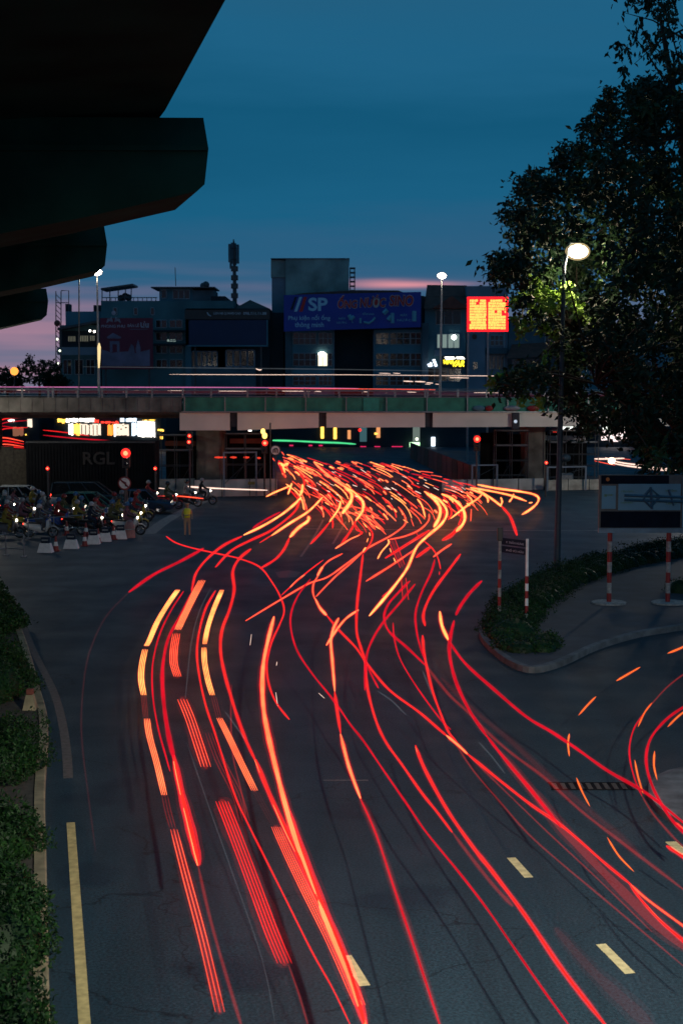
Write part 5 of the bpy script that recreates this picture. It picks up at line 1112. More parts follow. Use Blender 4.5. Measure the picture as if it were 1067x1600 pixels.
# ================================================================ vegetation
def leaf(mb, c, r, size, rnd, droop=.3, mi=0, elong=2.1):
    d = Vector((rnd.gauss(0, 1), rnd.gauss(0, 1), rnd.gauss(-droop, .8))); d.normalize()
    u = d.cross(Vector((rnd.gauss(0, 1), rnd.gauss(0, 1), rnd.gauss(0, 1))))
    if u.length < 1e-4: return
    u.normalize(); s = size * rnd.uniform(.6, 1.25); nn = d.cross(u) * s * .12
    a = c; b = c + d * s * .5 + u * s * .5 / elong + nn; e = c + d * s; f = c + d * s * .5 - u * s * .5 / elong + nn
    mb.add([a, b, e, f], [(0, 1, 2, 3)], mi)
def in_poly(x, y, poly):
    c = False; n = len(poly)
    for i in range(n):
        x1, y1 = poly[i]; x2, y2 = poly[i - 1]
        if (y1 > y) != (y2 > y) and x < (x2 - x1) * (y - y1) / (y2 - y1) + x1: c = not c
    return c
rnd = random.Random(21)
tree = thing('tree', 'huge dark leafy tree on the right with a street lamp among its leaves', 'tree', (X_(1150, 63), 63, .15))
poly = [(752, 432), (748, 402), (790, 385), (778, 352), (772, 322), (800, 300), (790, 268), (845, 262), (862, 215), (885, 240), (895, 180), (925, 200), (922, 140), (960, 150), (985, 118), (1010, 130), (1060, 90), (1200, 40), (1330, 160), (1400, 380), (1390, 600), (1300, 700), (1130, 740),
        (1067, 738), (1040, 700), (1005, 735), (985, 690), (965, 668), (940, 660), (915, 640), (905, 668), (892, 678), (888, 640), (868, 632), (850, 600), (800, 595), (752, 598), (800, 572), (850, 560), (858, 520), (838, 500), (812, 490), (800, 462), (815, 445), (790, 448)]
poly = [(x + (17 if x < 1000 else 8 if x < 1100 else 0), y) for x, y in poly]
cr_ = MB(); limbs = []
def spray(mb, c, rad, n, size, drp, mi):
    """a drooping spray: leaves set along a few short twigs"""
    for k in range(max(3, n // 9)):
        d = Vector((rnd.gauss(0, 1), rnd.gauss(0, 1), rnd.gauss(-.2, .7))).normalized() * rad * rnd.uniform(.6, 1.4)
        for q in range(9):
            p = c + d * (q / 8) + Vector((0, 0, -drp * (q / 8) ** 2 * rad)) + Vector((rnd.gauss(0, .05), rnd.gauss(0, .05), rnd.gauss(0, .05)))
            leaf(mb, p, 0, size, rnd, drp, mi)
cent = []
while len(cent) < 1180:
    x, y = rnd.uniform(745, 1400), rnd.uniform(20, 745)
    if not in_poly(x, y, poly): continue
    if x < 870 and 445 < y < 560 and rnd.random() < .35: continue
    if rnd.random() < (.5 if x > 1100 else 0): continue
    e = max(0, 1 - ((x - 1100) / 370) ** 2) ** .5; dep = rnd.uniform(-1, 1) * (1.0 + 6.5 * e)
    if abs(x - 905) < 45 and abs(y - 400) < 50 and dep < 1.5: dep = rnd.uniform(1.8, 6)
    if 795 < x < 925 and 425 < y < 560 and dep < .8: dep = rnd.uniform(1.0, 6)
    if abs(x - 885) < 34 and y > 560 and dep < 0: dep = rnd.uniform(.6, 5)
    p = A(x, y, 62 + dep); cent.append(p); spray(cr_, p, rnd.uniform(.45, .95), 54, .33, .5, 0 if rnd.random() < .75 else 1)
edge = [p for p in poly if p[0] < 1060]
for a_, b_ in zip(edge, edge[1:]):
    for k in range(3):
        f = rnd.random(); x = a_[0] + (b_[0] - a_[0]) * f; y = a_[1] + (b_[1] - a_[1]) * f
        p = A(x - rnd.uniform(-6, 6), y + rnd.uniform(-8, 8), 61 + rnd.uniform(-2, 3)); spray(cr_, p, rnd.uniform(.3, .6), 18, .26, .7, 0)
# near sprays below the lamp, lamp light painted into their paler leaf colour
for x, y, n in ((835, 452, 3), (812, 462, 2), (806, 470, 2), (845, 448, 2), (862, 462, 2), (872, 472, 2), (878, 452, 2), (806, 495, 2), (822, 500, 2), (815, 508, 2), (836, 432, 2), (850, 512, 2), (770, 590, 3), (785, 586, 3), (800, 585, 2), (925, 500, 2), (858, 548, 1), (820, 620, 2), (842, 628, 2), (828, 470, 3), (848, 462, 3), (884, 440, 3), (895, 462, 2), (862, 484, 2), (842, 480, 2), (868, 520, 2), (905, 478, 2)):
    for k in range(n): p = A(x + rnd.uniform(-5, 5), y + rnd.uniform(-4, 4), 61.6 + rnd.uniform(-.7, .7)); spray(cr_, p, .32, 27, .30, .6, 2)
# thin, drooping topmost branches at the upper right
for k in range(130):
    x, y = rnd.uniform(965, 1250), rnd.uniform(-60, 175)
    if x < 985 and y > 120: continue
    p = A(x, y, 60 + rnd.uniform(-4, 4)); spray(cr_, p, rnd.uniform(.3, .55), 20, .30, 1.6, 0)
M['leaf_lit'] = material('leaf_lit', (.20, .36, .045), .5, .3, .8)  # brighter copy of the leaf colour with the lamp light painted in
cr_.build('crown', [M['leaf'], M['leaf2'], M['leaf_lit']], tree)
br = MB(); tb = Vector((X_(1150, 63), 63, .1)); fork = tb + Vector((-.5, 0, 4.5))
br.tube([tb, tb + Vector((-.1, 0, 1.2)), fork], [.55, .42, .36], 12); br.build('trunk', M['bark'], tree)
lb = MB(); mains = []
for x, y, dy in ((985, 330, 3), (1010, 180, 2), (900, 520, 3), (1130, 200, 1), (1060, 560, 3), (930, 600, -2), (1250, 350, 2), (1030, 20, -1)):
    e = A(x, y, 62 + dy); m = fork.lerp(e, .5) + Vector((0, 0, 1.2 if y < 500 else -.2)); L_ = smooth_line([fork, m, e], 6); lb.tube(L_, [.26 * (1 - i / len(L_)) + .05 for i in range(len(L_))], 8); mains.append(L_)
for c in cent[::5]:
    best = min(((Vector(p) - c).length, k, i) for k, L_ in enumerate(mains) for i, p in enumerate(L_))
    if (c - A(902, 393, 61)).length < 2.6: continue
    s = Vector(mains[best[1]][best[2]]); lb.tube([s, s.lerp(c, .5) + Vector((0, 0, .3)), c], [.05, .035, .015], 5)
for x0, y0, x1, y1 in ((1067, 60, 975, 20), (1067, 120, 1000, 60), (1080, 40, 990, 100), (1040, 130, 975, 40), (1075, 150, 1030, -10)):
    a, b = A(x0, y0, 60), A(x1, y1, 60); lb.tube([a, a.lerp(b, .5) + Vector((0, .2, .25)), b], [.05, .03, .01], 5)
lb.build('limbs', M['bark'], tree)
# far dark trees at the left
for i, (x, y, r, lab) in enumerate(((62, 580, 2.2, 'dark round tree top beyond the flyover left of the corner house'), (12, 592, 1.6, 'smaller dark tree beyond the flyover at the left edge'), (88, 596, 1.2, 'small bush-like tree just left of the lattice mast'))):
    Y = 184 + i; c = A(x, y, Y); t = thing('tree', lab, 'tree', (c.x, Y, 0)); o = MB()
    for k in range(70):
        d = Vector((rnd.gauss(0, 1), rnd.gauss(0, .8), rnd.gauss(0, .8))).normalized() * r * rnd.random() ** .4; spray(o, c + Vector((d.x * 1.25, d.y, d.z * .85)), .5, 18, .42, .2, 0)
    o.build('crown', [M['leaf'], M['leaf2']], t)
    o = MB(); o.tube([(c.x, Y, 0), (c.x, Y, c.z)], [.25, .12], 7); o.build('trunk', M['bark'], t)
# hedge mounds: leafy shell over a soft lumpy body
def mound(mb, c, rx, ry, rz, n, size, rn):
    for k in range(n):
        a = rn.uniform(0, 2 * math.pi); zz = rn.random(); s = math.sqrt(max(0, 1 - zz * zz)); f = 1 + .13 * math.sin(a * 3 + c.x * 2) + .1 * math.sin(zz * 6 + a * 5) + rn.gauss(0, .05)
        p = Vector((c.x + rx * s * math.cos(a) * f, c.y + ry * s * math.sin(a) * f, c.z + rz * zz * f)); leaf(mb, p, 0, size, rn, -.4, 0 if rn.random() < .6 else 1, 1.9)
def core(mb, c, rx, ry, rz):
    mb.loft([[(c.x + rx * .88 * k * math.cos(a * .4488), c.y + ry * .88 * k * math.sin(a * .4488), c.z + rz * .86 * z) for a in range(14)] for k, z in ((1, 0), (.97, .3), (.85, .55), (.6, .82), (.2, 1))])
def hedge(label, line, width, height, size=.09, dens=420, step=.55, name='hedge'):
    P = smooth_line(line, 8); t = thing(name, label, 'hedge', tuple(Vector((P[0][0], P[0][1], .15)))); o = MB(); cb = MB(); last = None
    for x, y in P:
        p = Vector((x, y, .15))
        if last is not None and (p - last).length < step: continue
        last = p; f = rnd.uniform(.85, 1.15)
        for s_ in ((-.5, 0, .5) if width > 1.2 else (0,)):
            q = p + Vector((rnd.uniform(-.1, .1), s_ * width * .8 + rnd.uniform(-.1, .1), 0)); mound(o, q, width * .5 * f, width * .42 * f, height * f * rnd.uniform(.85, 1.1), dens, size, rnd); core(cb, q, width * .45, width * .38, height * .9)
    cb.build('inner_growth', M['hedge'], t); o.build('foliage', [M['hedge'], M['hedge2']], t)
g2 = lambda x, y: tuple(G(x, y, .15).xy)
hedge('long low dark green hedge along the far edge of the traffic island', [g2(800, 985), g2(815, 950), g2(850, 925), g2(890, 905), g2(935, 890), g2(985, 878), g2(1067, 862), g2(1200, 840)], 1.7, .6)
hedge('low green ground bush at the island tip in front of the street name sign', [g2(775, 985), g2(800, 1012), g2(835, 1020), g2(860, 1000)], 1.1, .38, dens=300)
hedge('short piece of hedge at the right edge behind the map board post', [g2(1066, 925), g2(1130, 915)], 1.2, .6, dens=300)
# left verge bushes
for i, (x, y, rx, ry, h, lab) in enumerate(((-88, 985, 2.1, 3.0, 1.3, 'farthest low dark bush on the left verge'), (-22, 1085, 1.1, 1.9, 1.25, 'dark bush on the left verge above the small pale post'), (2, 1205, .88, 1.05, 1.1, 'rounded bush on the left verge right below the small pale post'),
        (-8, 1330, .80, .85, .9, 'bush on the left verge beside the top of the yellow line'), (-12, 1415, .70, .62, .7, 'small bush on the left verge between two larger ones'), (0, 1500, .72, .85, .95, 'broad bush on the left verge beside the lower yellow line'), (-6, 1640, .70, .75, .85, 'nearest bush at the lower left corner'))):
    p = G(x, y, .17); t = thing('bush', lab, 'bush', tuple(p), 'row of bushes on the left verge'); o = MB(); cb = MB()
    core(cb, p, rx * .95, ry * .95, h * .95); cb.build('inner_growth', M['hedge'], t); n = int(4300 * rx * (rx + ry)); sz = .085 if y > 1050 else .12
    for k in range(7):
        q = p + Vector((rnd.uniform(-.5, .5) * rx, rnd.uniform(-.5, .5) * ry, 0)); mound(o, q, rx * .62, ry * .62, h * rnd.uniform(.8, 1.05), n // 9, sz, rnd)
    mound(o, p, rx, ry, h * .85, n // 3, sz, rnd); o.build('foliage', [M['hedge'], M['hedge2']], t)
p = G(48, 1108, .17); t = thing('verge_post', 'short pale tapered post on the left verge between two bushes', 'post', tuple(p)); o = MB()
o.loft([[(.16 * k * sx, .16 * k * sy, z) for sx, sy in ((-1, -1), (1, -1), (1, 1), (-1, 1))] for k, z in ((1, 0), (.55, .35), (.5, .36))]); o.build('body', M['kerb_tan'], t, local=True); o = MB(); o.box(-.085, .085, -.085, .085, .362, .5, bev=.02); o.build('cap', M['red_roof'], t, local=True)
# ================================================================ light streaks left in the air at tail-lamp height
TM = {
 'yellow': (vmat('streak_yellow', (1.0, .52, .13), 1.45), amat('streak_shell_red', (1, .015, .01), .50), amat('streak_halo_red', (1, .008, .01), .045)),
 'hot': (vmat('streak_hot', (1.0, .34, .115), 1.15), amat('streak_shell_hot', (1, .015, .01), .50), amat('streak_halo_hot', (1, .008, .01), .04)),
 'orange': (vmat('streak_orange', (1.0, .17, .07), 1.15), amat('streak_shell_orange', (1, .012, .01), .42), amat('streak_halo_orange', (1, .008, .01), .028)),
 'red': (vmat('streak_red', (1.0, .030, .020), .95), amat('streak_shell_crimson', (1, .006, .012), .33), amat('streak_halo_crimson', (1, .01, .02), .018)),
 'crimson': (vmat('streak_crimson', (.62, .008, .022), .85), amat('streak_shell_c2', (1, .006, .025), .16), amat('streak_halo_c2', (1, .01, .02), .010)),
 'amber': (vmat('streak_amber', (1.0, .22, .04), 1.0), amat('streak_shell_amber', (1, .05, .01), .25), amat('streak_halo_amber', (1, .05, .02), .02)),
 'white': (emat('streak_white', (1.0, .80, .66), 1.2), amat('streak_shell_white', (1, .45, .32), .2), amat('streak_halo_white', (1, .4, .3), .02)),
 'green': (emat('streak_green', (.10, .85, .30), .9), amat('streak_shell_green', (.05, .6, .25), .2), amat('streak_halo_green', (.05, .6, .3), .02)),
 'pink': (emat('streak_pink', (.75, .22, .50), .7), amat('streak_shell_pink', (.6, .1, .3), .15), amat('streak_halo_pink', (.5, .1, .3), .02)),
 'dim': (None, amat('streak_dim', (1, .035, .025), .075), amat('streak_dim_halo', (1, .03, .02), .020)),
 'faint': (None, amat('streak_faint', (1, .06, .04), .012), amat('streak_faint_halo', (1, .06, .04), .006)),
 'grey': (None, amat('streak_grey', (.55, .62, .68), .03), amat('streak_grey_halo', (.5, .6, .7), .008)),
}
CK = {'red': .42, 'crimson': .66, 'orange': .48, 'hot': .62, 'yellow': .66}
ZT = .78
ALLM = []
def streak(mb, kind, wpx, pts, mats, z=None, Y=None, taper=False):
    core, sh, ha = TM[kind]
    P2 = smooth_line(pts, 5) if len(pts) > 2 else [tuple(pts[0]), tuple(((pts[0][0] + pts[1][0]) / 2, (pts[0][1] + pts[1][1]) / 2)), tuple(pts[1])]
    if Y is None:
        W_ = [G(x, y, ZT if z is None else z) for x, y in P2]
    else: W_ = [A(x, y, Y) for x, y in P2]
    n = len(W_); w0, w1 = wpx if hasattr(wpx, '__len__') else (wpx, wpx)
    rad = [max(.004, (w0 + (w1 - w0) * i / (n - 1)) / 2 / F * math.sqrt(p.y ** 2 + (H - p.z) ** 2)) for i, p in enumerate(W_)]
    rad = [r * (1 + .10 * math.sin(i * .55 + W_[0].x * 3) + .06 * math.sin(i * 1.7 + W_[0].y)) * min(1, .45 + .28 * min(i, n - 1 - i)) for i, r in enumerate(rad)]
    if taper: rad = [r * min(1, .25 + 1.5 * min(i, n - 1 - i) / (n * .25)) for i, r in enumerate(rad)]
    def mi(m):
        if m not in mats: mats.append(m)
        return mats.index(m)
    lay = [(core, CK.get(kind, .66)), (sh, .98), (ha, 1.7)] if core else [(sh, .9), (ha, 1.7)]
    for m, k in lay:
        if m is not None: mb.tube(W_, [r * k for r in rad], 6, mi(m))
def trail(label, segs, group=None, name='light_trail', **kw):
    mb = MB(); mats = []
    for s in segs:
        kind, wpx, pts = s[0], s[1], s[2]
        if len(s) > 3:        # several thin parallel lines: (.., n, spread at start, spread at end)
            n, s0, s1 = s[3], s[4], s[5]
            for k in range(n):
                f = k / (n - 1) - .5; m = len(pts)
                streak(mb, kind, wpx, [(x + f * (s0 + (s1 - s0) * i / (m - 1)), y) for i, (x, y) in enumerate(pts)], mats, **kw)
            if kind in ('yellow', 'orange', 'hot', 'red'):
                streak(mb, 'dim', (s0 * 1.05, s1 * 1.05), pts, mats, **kw)
        else: streak(mb, kind, wpx, pts, mats, **kw)
    o = mb.build(name, mats, smooth=True); return tag(o, label, 'light trail', group)
# ---- left family
trail('leftmost broad yellow light trail bending down in dashes to the bottom edge', [
 ('yellow', 2.9, [(278, 922), (262, 945), (246, 972), (234, 1000), (229, 1009)], 4, 6, 6),
 ('yellow', 2.2, [(227, 1015), (222, 1040), (221, 1062), (225, 1086)], 4, 7.5, 7.5), ('dim', 1.5, [(225, 1088), (228, 1120)], 4, 7, 7),
 ('hot', 2.0, [(230, 1123), (234, 1150), (246, 1195), (257, 1242)], 4, 8, 8), ('dim', 1.3, [(258, 1244), (263, 1268), (270, 1293)], 3, 9, 9),
 ('orange', 2.0, [(272, 1296), (290, 1365), (318, 1470), (344, 1581)], 3, 10, 14)])
trail('thin crimson light trail hugging the right side of the leftmost yellow one', [('crimson', 3.2, [(287, 924), (268, 953), (251, 988), (241, 1025), (238, 1055), (240, 1095), (248, 1140), (259, 1180), (266, 1205)])])
trail('long thick red trail from the jam swinging left and down', [
 ('yellow', (5, 4), [(471, 777), (460, 788), (440, 804), (412, 821), (381, 836)]), ('crimson', 3.5, [(438, 800), (415, 812), (395, 825)]),
 ('red', 4.2, [(378, 838), (348, 853), (322, 875), (307, 895), (302, 912), (300, 925)]), ('crimson', (4, 9), [(300, 925), (284, 958), (264, 996), (256, 1030), (254, 1062), (257, 1105), (264, 1150), (272, 1185)]),
 ('hot', (5, 6), [(272, 1190), (283, 1240), (296, 1295), (309, 1352)]), ('red', (11, 17), [(272, 1182), (284, 1240), (298, 1295), (311, 1350)]), ('dim', (3.5, 5), [(310, 1353), (326, 1425), (348, 1505), (378, 1605)])])
trail('orange light trail of five thin lines between the two left yellow trails', [
 ('hot', 2.2, [(316, 907), (301, 935), (288, 962), (278, 984)], 5, 10, 9), ('orange', 1.8, [(276, 990), (272, 1015), (272, 1037), (278, 1057)], 5, 11, 11),
 ('orange', 1.8, [(285, 1093), (297, 1122), (309, 1158), (322, 1198)], 4, 14, 15), ('red', 1.9, [(347, 1252), (366, 1300), (398, 1385), (424, 1455), (445, 1505)], 5, 19, 22), ('dim', 2.5, [(451, 1508), (466, 1550), (482, 1604)])])
trail('thin crimson light trail starting beside the second yellow one and reaching the bottom', [
 ('red', (4, 3), [(337, 923), (322, 950), (312, 985), (308, 1020), (312, 1058), (322, 1103), (336, 1145), (350, 1190), (368, 1245), (388, 1288), (410, 1332), (448, 1408), (488, 1488), (520, 1545), (548, 1603)])])
trail('second yellow light trail turning into orange dashes toward bottom centre', [
 ('yellow', 2.6, [(347, 922), (335, 950), (325, 980), (320, 1006)], 4, 5.5, 5.5), ('yellow', 2.0, [(319, 1012), (320, 1035), (325, 1062), (332, 1086)], 4, 6.5, 7), ('dim', 1.4, [(334, 1089), (342, 1120)], 3, 7, 7),
 ('hot', 2.2, [(343, 1122), (358, 1152), (377, 1192), (398, 1235)], 4, 8, 9), ('faint', 2.2, [(400, 1238), (430, 1292)], 3, 8, 8),
 ('orange', 2.0, [(431, 1292), (455, 1345), (482, 1400), (520, 1476), (562, 1570)], 5, 13, 17)])
trail('red light trail winding down left of the big peach one and joining it', [
 ('red', (5, 6), [(392, 858), (374, 873), (364, 893), (366, 922), (359, 952), (347, 985), (345, 1018), (351, 1052), (361, 1088), (371, 1120), (385, 1158), (400, 1190)]),
 ('red', (8, 12), [(400, 1188), (420, 1238), (446, 1295), (474, 1355), (505, 1430)]), ('hot', 2.2, [(398, 1187), (420, 1240), (446, 1300), (478, 1365), (515, 1450), (548, 1530), (566, 1570)])])
trail('big peach coloured light trail sweeping down the middle left to the bottom edge', [
 ('hot', (7, 12), [(428, 964), (419, 1000), (412, 1035), (410, 1070), (412, 1108), (419, 1148), (431, 1200), (448, 1265), (470, 1335), (496, 1405)]),
 ('hot', (12, 8), [(496, 1405), (520, 1465), (548, 1535), (572, 1604)]), ('red', (14, 17), [(448, 1262), (472, 1332), (506, 1422), (540, 1500), (570, 1600)])])
trail('thin pinkish light trail from beside the officer curling down past the peach one', [
 ('red', (2.2, 4), [(260, 838), (275, 848), (300, 856), (340, 865), (375, 873), (406, 886), (424, 908), (438, 932), (444, 955), (436, 978), (424, 1005), (417, 1040), (421, 1072), (433, 1100), (452, 1124)])])
trail('straight crimson light trail far left, slanting down to the left', [('crimson', 5, [(318, 857), (282, 877), (240, 898), (202, 925)]), ('faint', 1.5, [(202, 925), (165, 965), (140, 1020), (130, 1080), (128, 1150), (138, 1240), (150, 1330)])])
trail('crimson light trail ending in mid road right of the officer', [('red', 4, [(466, 772), (467, 785), (458, 802), (425, 828), (392, 844), (362, 860), (337, 886)])])
trail('yellow light trail with a thin red tail left of the jam', [('yellow', 4.5, [(504, 777), (482, 799), (452, 818), (424, 837)]), ('red', 3.2, [(425, 836), (406, 848)])])
trail('short thick yellow hook trail turning red towards the left', [('yellow', 6.5, [(482, 807), (481, 814), (466, 825), (453, 839)]), ('red', (5, 4), [(452, 841), (444, 858), (430, 874), (407, 888)])])
trail('yellow then red light trail pointing down left from the left of the jam', [('yellow', (4.5, 4), [(532, 783), (530, 793), (524, 803), (515, 815)]), ('red', 4, [(515, 816), (500, 834), (485, 850)])])
trail('short yellow branch trail by the pale hoarding', [('yellow', 3.2, [(416, 776), (430, 769), (454, 759)]), ('yellow', 4, [(456, 755), (453, 764), (450, 772)])])
trail('bright yellow vertical hook trail near the left end of the jam', [('red', 4, [(465, 735), (474, 748), (476, 758)]), ('yellow', 6, [(473, 757), (472, 766), (469, 774)])])
trail('thickest yellow light trail curving through the left half of the jam', [('hot', (4, 6), [(490, 722), (505, 736), (520, 748), (538, 760)]), ('yellow', (7, 8), [(538, 760), (549, 771), (548, 783), (541, 794), (535, 802)])])
trail('second thick yellow light trail just right of the thickest, ending in red', [('yellow', 6, [(545, 764), (558, 774), (567, 785), (566, 799), (556, 813)]), ('red', 5, [(556, 814), (546, 832), (533, 850)])])
trail('small orange wavy trail leading to the branching point above mid road', [('red', 2.5, [(555, 820), (557, 828), (566, 832), (558, 837)]), ('hot', (2.5, 3.5), [(562, 836), (548, 842), (535, 850), (524, 857)])])
trail('red light trail curving out of the jam and sweeping down left over mid road', [('orange', 3.3, [(622, 792), (632, 806), (632, 820), (612, 836), (584, 851), (568, 861), (540, 882), (511, 902), (482, 912), (440, 936), (384, 970)])])
trail('yellow dashed hook trail above the branching point', [('red', 3.2, [(567, 817), (578, 826), (582, 838), (577, 852), (568, 864)]), ('yellow', 3.4, [(568, 818), (573, 824)]), ('yellow', 3, [(577, 832), (578, 837)]), ('yellow', 3, [(575, 841), (573, 847)]), ('yellow', 6, [(571, 856), (567, 862)])])
trail('orange red light trail from the branching point down to the left bulge', [('orange', 3.2, [(566, 863), (548, 880), (527, 898), (508, 917), (494, 932)])])
trail('light trail with two bright bulges running down to the right edge', [
 ('orange', 3, [(535, 865), (514, 876), (502, 888)]), ('hot', (6.5, 4), [(504, 886), (500, 892), (496, 900)]), ('orange', 3.6, [(497, 900), (490, 912), (489, 926), (493, 938)]), ('hot', (5, 6.5), [(493, 936), (500, 950), (510, 961)]), 
 ('red', (4, 4.5), [(510, 961), (530, 985), (556, 1012), (574, 1038), (608, 1078), (655, 1113), (684, 1138), (697, 1149)]), ('hot', (4.5, 6), [(697, 1149), (714, 1163), (730, 1178)]), 
 ('red', (5, 5), [(730, 1178), (780, 1219), (830, 1258), (882, 1294), (940, 1345), (985, 1382)]), ('orange', (4, 5.5), [(985, 1382), (1010, 1405), (1067, 1447), (1110, 1480)])])
trail('bright red branch trail forking off near the lower right edge', [('red', (4, 7), [(982, 1380), (1000, 1405), (1030, 1438), (1067, 1470), (1110, 1505)]), ('hot', 1.6, [(1000, 1405), (1030, 1437), (1067, 1470)])])
trail('dim red line with an orange dash crossing mid road', [('red', 2.2, [(505, 875), (480, 894), (455, 916), (440, 930)]), ('hot', 2.6, [(476, 898), (464, 907), (453, 918)])])
trail('crimson light trail bowing left through mid road then running to the lower right', [('crimson', (3.4, 4.5), [(485, 905), (466, 930), (455, 958), (455, 985), (465, 1018), (488, 1053), (514, 1085), (531, 1108), (548, 1133), (568, 1158), (600, 1205), (638, 1260), (667, 1302), (720, 1367), (762, 1422), (800, 1477), (850, 1549), (890, 1604)])])
trail('peach and crimson light trail running almost straight down the centre', [('hot', (6, 5.5), [(529, 966), (521, 982), (517, 1002), (519, 1030), (523, 1080)]), ('red', 5.5, [(523, 1082), (527, 1112), (532, 1145)]), ('hot', (6, 7.5), [(532, 1147), (545, 1198), (563, 1247)]), ('dim', (8, 9), [(563, 1248), (588, 1305), (618, 1395), (652, 1495), (688, 1605)]), ('crimson', (3, 4), [(563, 1248), (588, 1305), (618, 1395), (652, 1495), (688, 1605)])])
trail('short peach light trail crossing the top of the central one', [('hot', (4, 5.5), [(560, 953), (541, 966), (526, 984), (510, 1008)])])
trail('crimson light trail dropping from the branching point and curving to the lower right', [('red', (4.5, 5), [(567, 866), (563, 900), (558, 942), (557, 985), (563, 1010), (570, 1032), (572, 1060), (577, 1090), (588, 1128), (603, 1160), (628, 1195), (658, 1238), (682, 1268), (706, 1300)]), ('dim', (4, 6), [(706, 1300), (740, 1345), (772, 1385), (800, 1415)])])
trail('crimson light trail crossing from upper right to the centre of the road', [('crimson', 4.5, [(648, 913), (626, 940), (598, 973), (580, 1003), (572, 1030), (570, 1078)])])
trail('crimson light trail bowing left and fading away to the right edge', [('crimson', 4.5, [(640, 908), (622, 926), (606, 945), (600, 965), (608, 987), (636, 1012), (665, 1040)]), ('dim', (4, 4), [(665, 1040), (700, 1084), (730, 1112), (762, 1145), (800, 1178), (850, 1215), (905, 1265), (960, 1308), (1070, 1392)])])
trail('great yellow light trail sweeping from the jam down to mid road', [('yellow', (5, 6), [(672, 772), (688, 783), (698, 800), (690, 818), (667, 838), (650, 856), (637, 886), (622, 908), (602, 933), (577, 962)]), ('red', 3, [(628, 900), (612, 920), (597, 932)])])
trail('straight red light trail slanting left below the jam', [('orange', 3.8, [(650, 857), (612, 883), (572, 908)])])
trail('upper thick straight red bar in the middle right of the crossing', [('red', 5, [(670, 829), (640, 848), (602, 872)]), ('orange', 2, [(668, 830), (640, 849)])])
trail('lower thick straight red bar beside the wavy trail', [('red', 5.5, [(672, 855), (662, 862), (650, 871)])])
trail('pair of thin red lines dropping steeply with bright ticks', [('red', 2, [(606, 842), (625, 887)]), ('red', 2, [(616, 840), (632, 882)]), ('dim', 8, [(611, 841), (628, 884)]), ('yellow', 3, [(609, 857), (611, 863)]), ('yellow', 3, [(615, 872), (618, 879)])])
trail('pair of thin red vertical lines below the great yellow trail', [('red', 1.8, [(627, 905), (629, 937)]), ('red', 1.8, [(634, 903), (638, 937)]), ('faint', 8, [(631, 904), (633, 937)])])
trail('small yellow hook trail left of the pair of steep red lines', [('yellow', 3.2, [(606, 843), (607, 849), (596, 862), (590, 873)])])
trail('short orange stroke crossing the thin hooked trail right of centre', [('orange', 4, [(705, 850), (691, 859), (677, 870)])])
trail('thin red hooked trail right of centre ending in a dot', [('red', 2.6, [(662, 845), (676, 858), (684, 872), (688, 889)]), ('red', 2.6, [(686.5, 893), (686, 898)])])
trail('crimson light trail falling from right of centre in a long left bow', [('crimson', 4, [(679, 874), (673, 895), (658, 927), (649, 958), (651, 988), (657, 1012), (664, 1030)])])
trail('red light trail with a rounded hook right of centre', [('red', 5, [(719, 866), (702, 889), (681, 917), (667, 942), (661, 962), (664, 978)])])
trail('red light trail resuming below the hook and falling steeply', [('red', (5, 4), [(660, 993), (662, 1018), (667, 1044), (675, 1078), (687, 1112), (700, 1143), (714, 1160)])])
trail('broad crimson light trail by the island tip falling to the lower right', [('crimson', 6, [(752, 908), (734, 926), (719, 947), (712, 961)]), ('crimson', 6.5, [(709, 970), (703, 997), (702, 1022), (708, 1052), (718, 1080), (736, 1115), (760, 1150)]), ('crimson', (6, 7), [(760, 1150), (790, 1188), (832, 1238), (875, 1292)]), ('dim', (10, 17), [(780, 1175), (832, 1238), (878, 1295), (935, 1355), (1000, 1420), (1070, 1482)])])
trail('yellow headed crimson light trail running past the island to the right edge', [('yellow', 7, [(687, 956), (690, 977), (700, 1000)]), ('crimson', 5.5, [(700, 1000), (726, 1036), (770, 1076), (822, 1120), (862, 1144), (902, 1171), (950, 1205), (1010, 1240), (1075, 1292)])])
trail('thin dim crimson light trail between the two steep ones right of centre', [('crimson', 3, [(614, 973), (616, 998), (626, 1032), (654, 1078), (688, 1124), (704, 1140)])])
trail('short crimson stub in mid road by the crossing of two trails', [('crimson', 4, [(574, 1040), (581, 1056), (591, 1075)])])
trail('bright red light trail running down to the bottom edge on the right', [('red', (6, 9), [(649, 1165), (664, 1203), (700, 1268), (742, 1328), (766, 1358), (820, 1430), (880, 1518), (948, 1605)]), ('hot', (2, 2.2), [(649, 1168), (664, 1203), (700, 1268), (742, 1328), (766, 1358), (820, 1430), (880, 1518), (948, 1605)])])
trail('dim thin red light trail between the bright one and the far right lines', [('dim', 2.4, [(715, 1168), (740, 1205), (780, 1252), (825, 1303), (880, 1352), (940, 1402), (1070, 1512)])])
trail('dim thin orange light trail parallel to the far right lines', [('dim', 2, [(733, 1182), (800, 1247), (857, 1302), (932, 1372), (1018, 1456)])])
trail('very dim wide red streak near the bottom right dash', [('faint', (12, 22), [(868, 1452), (920, 1512), (972, 1562), (1020, 1606)])])
trail('faint wide red veil right of the great yellow trail', [('faint', (5, 9), [(690, 1060), (740, 1110), (800, 1160), (870, 1225), (960, 1300), (1000, 1340)])])
trail('faint red striped streak between the second yellow and thin crimson trails', [('dim', 1.6, [(328, 1145), (345, 1190), (370, 1240), (382, 1283)], 4, 14, 16), ('dim', 2, [(362, 1070), (361, 1120), (364, 1180), (378, 1240), (386, 1284)])])
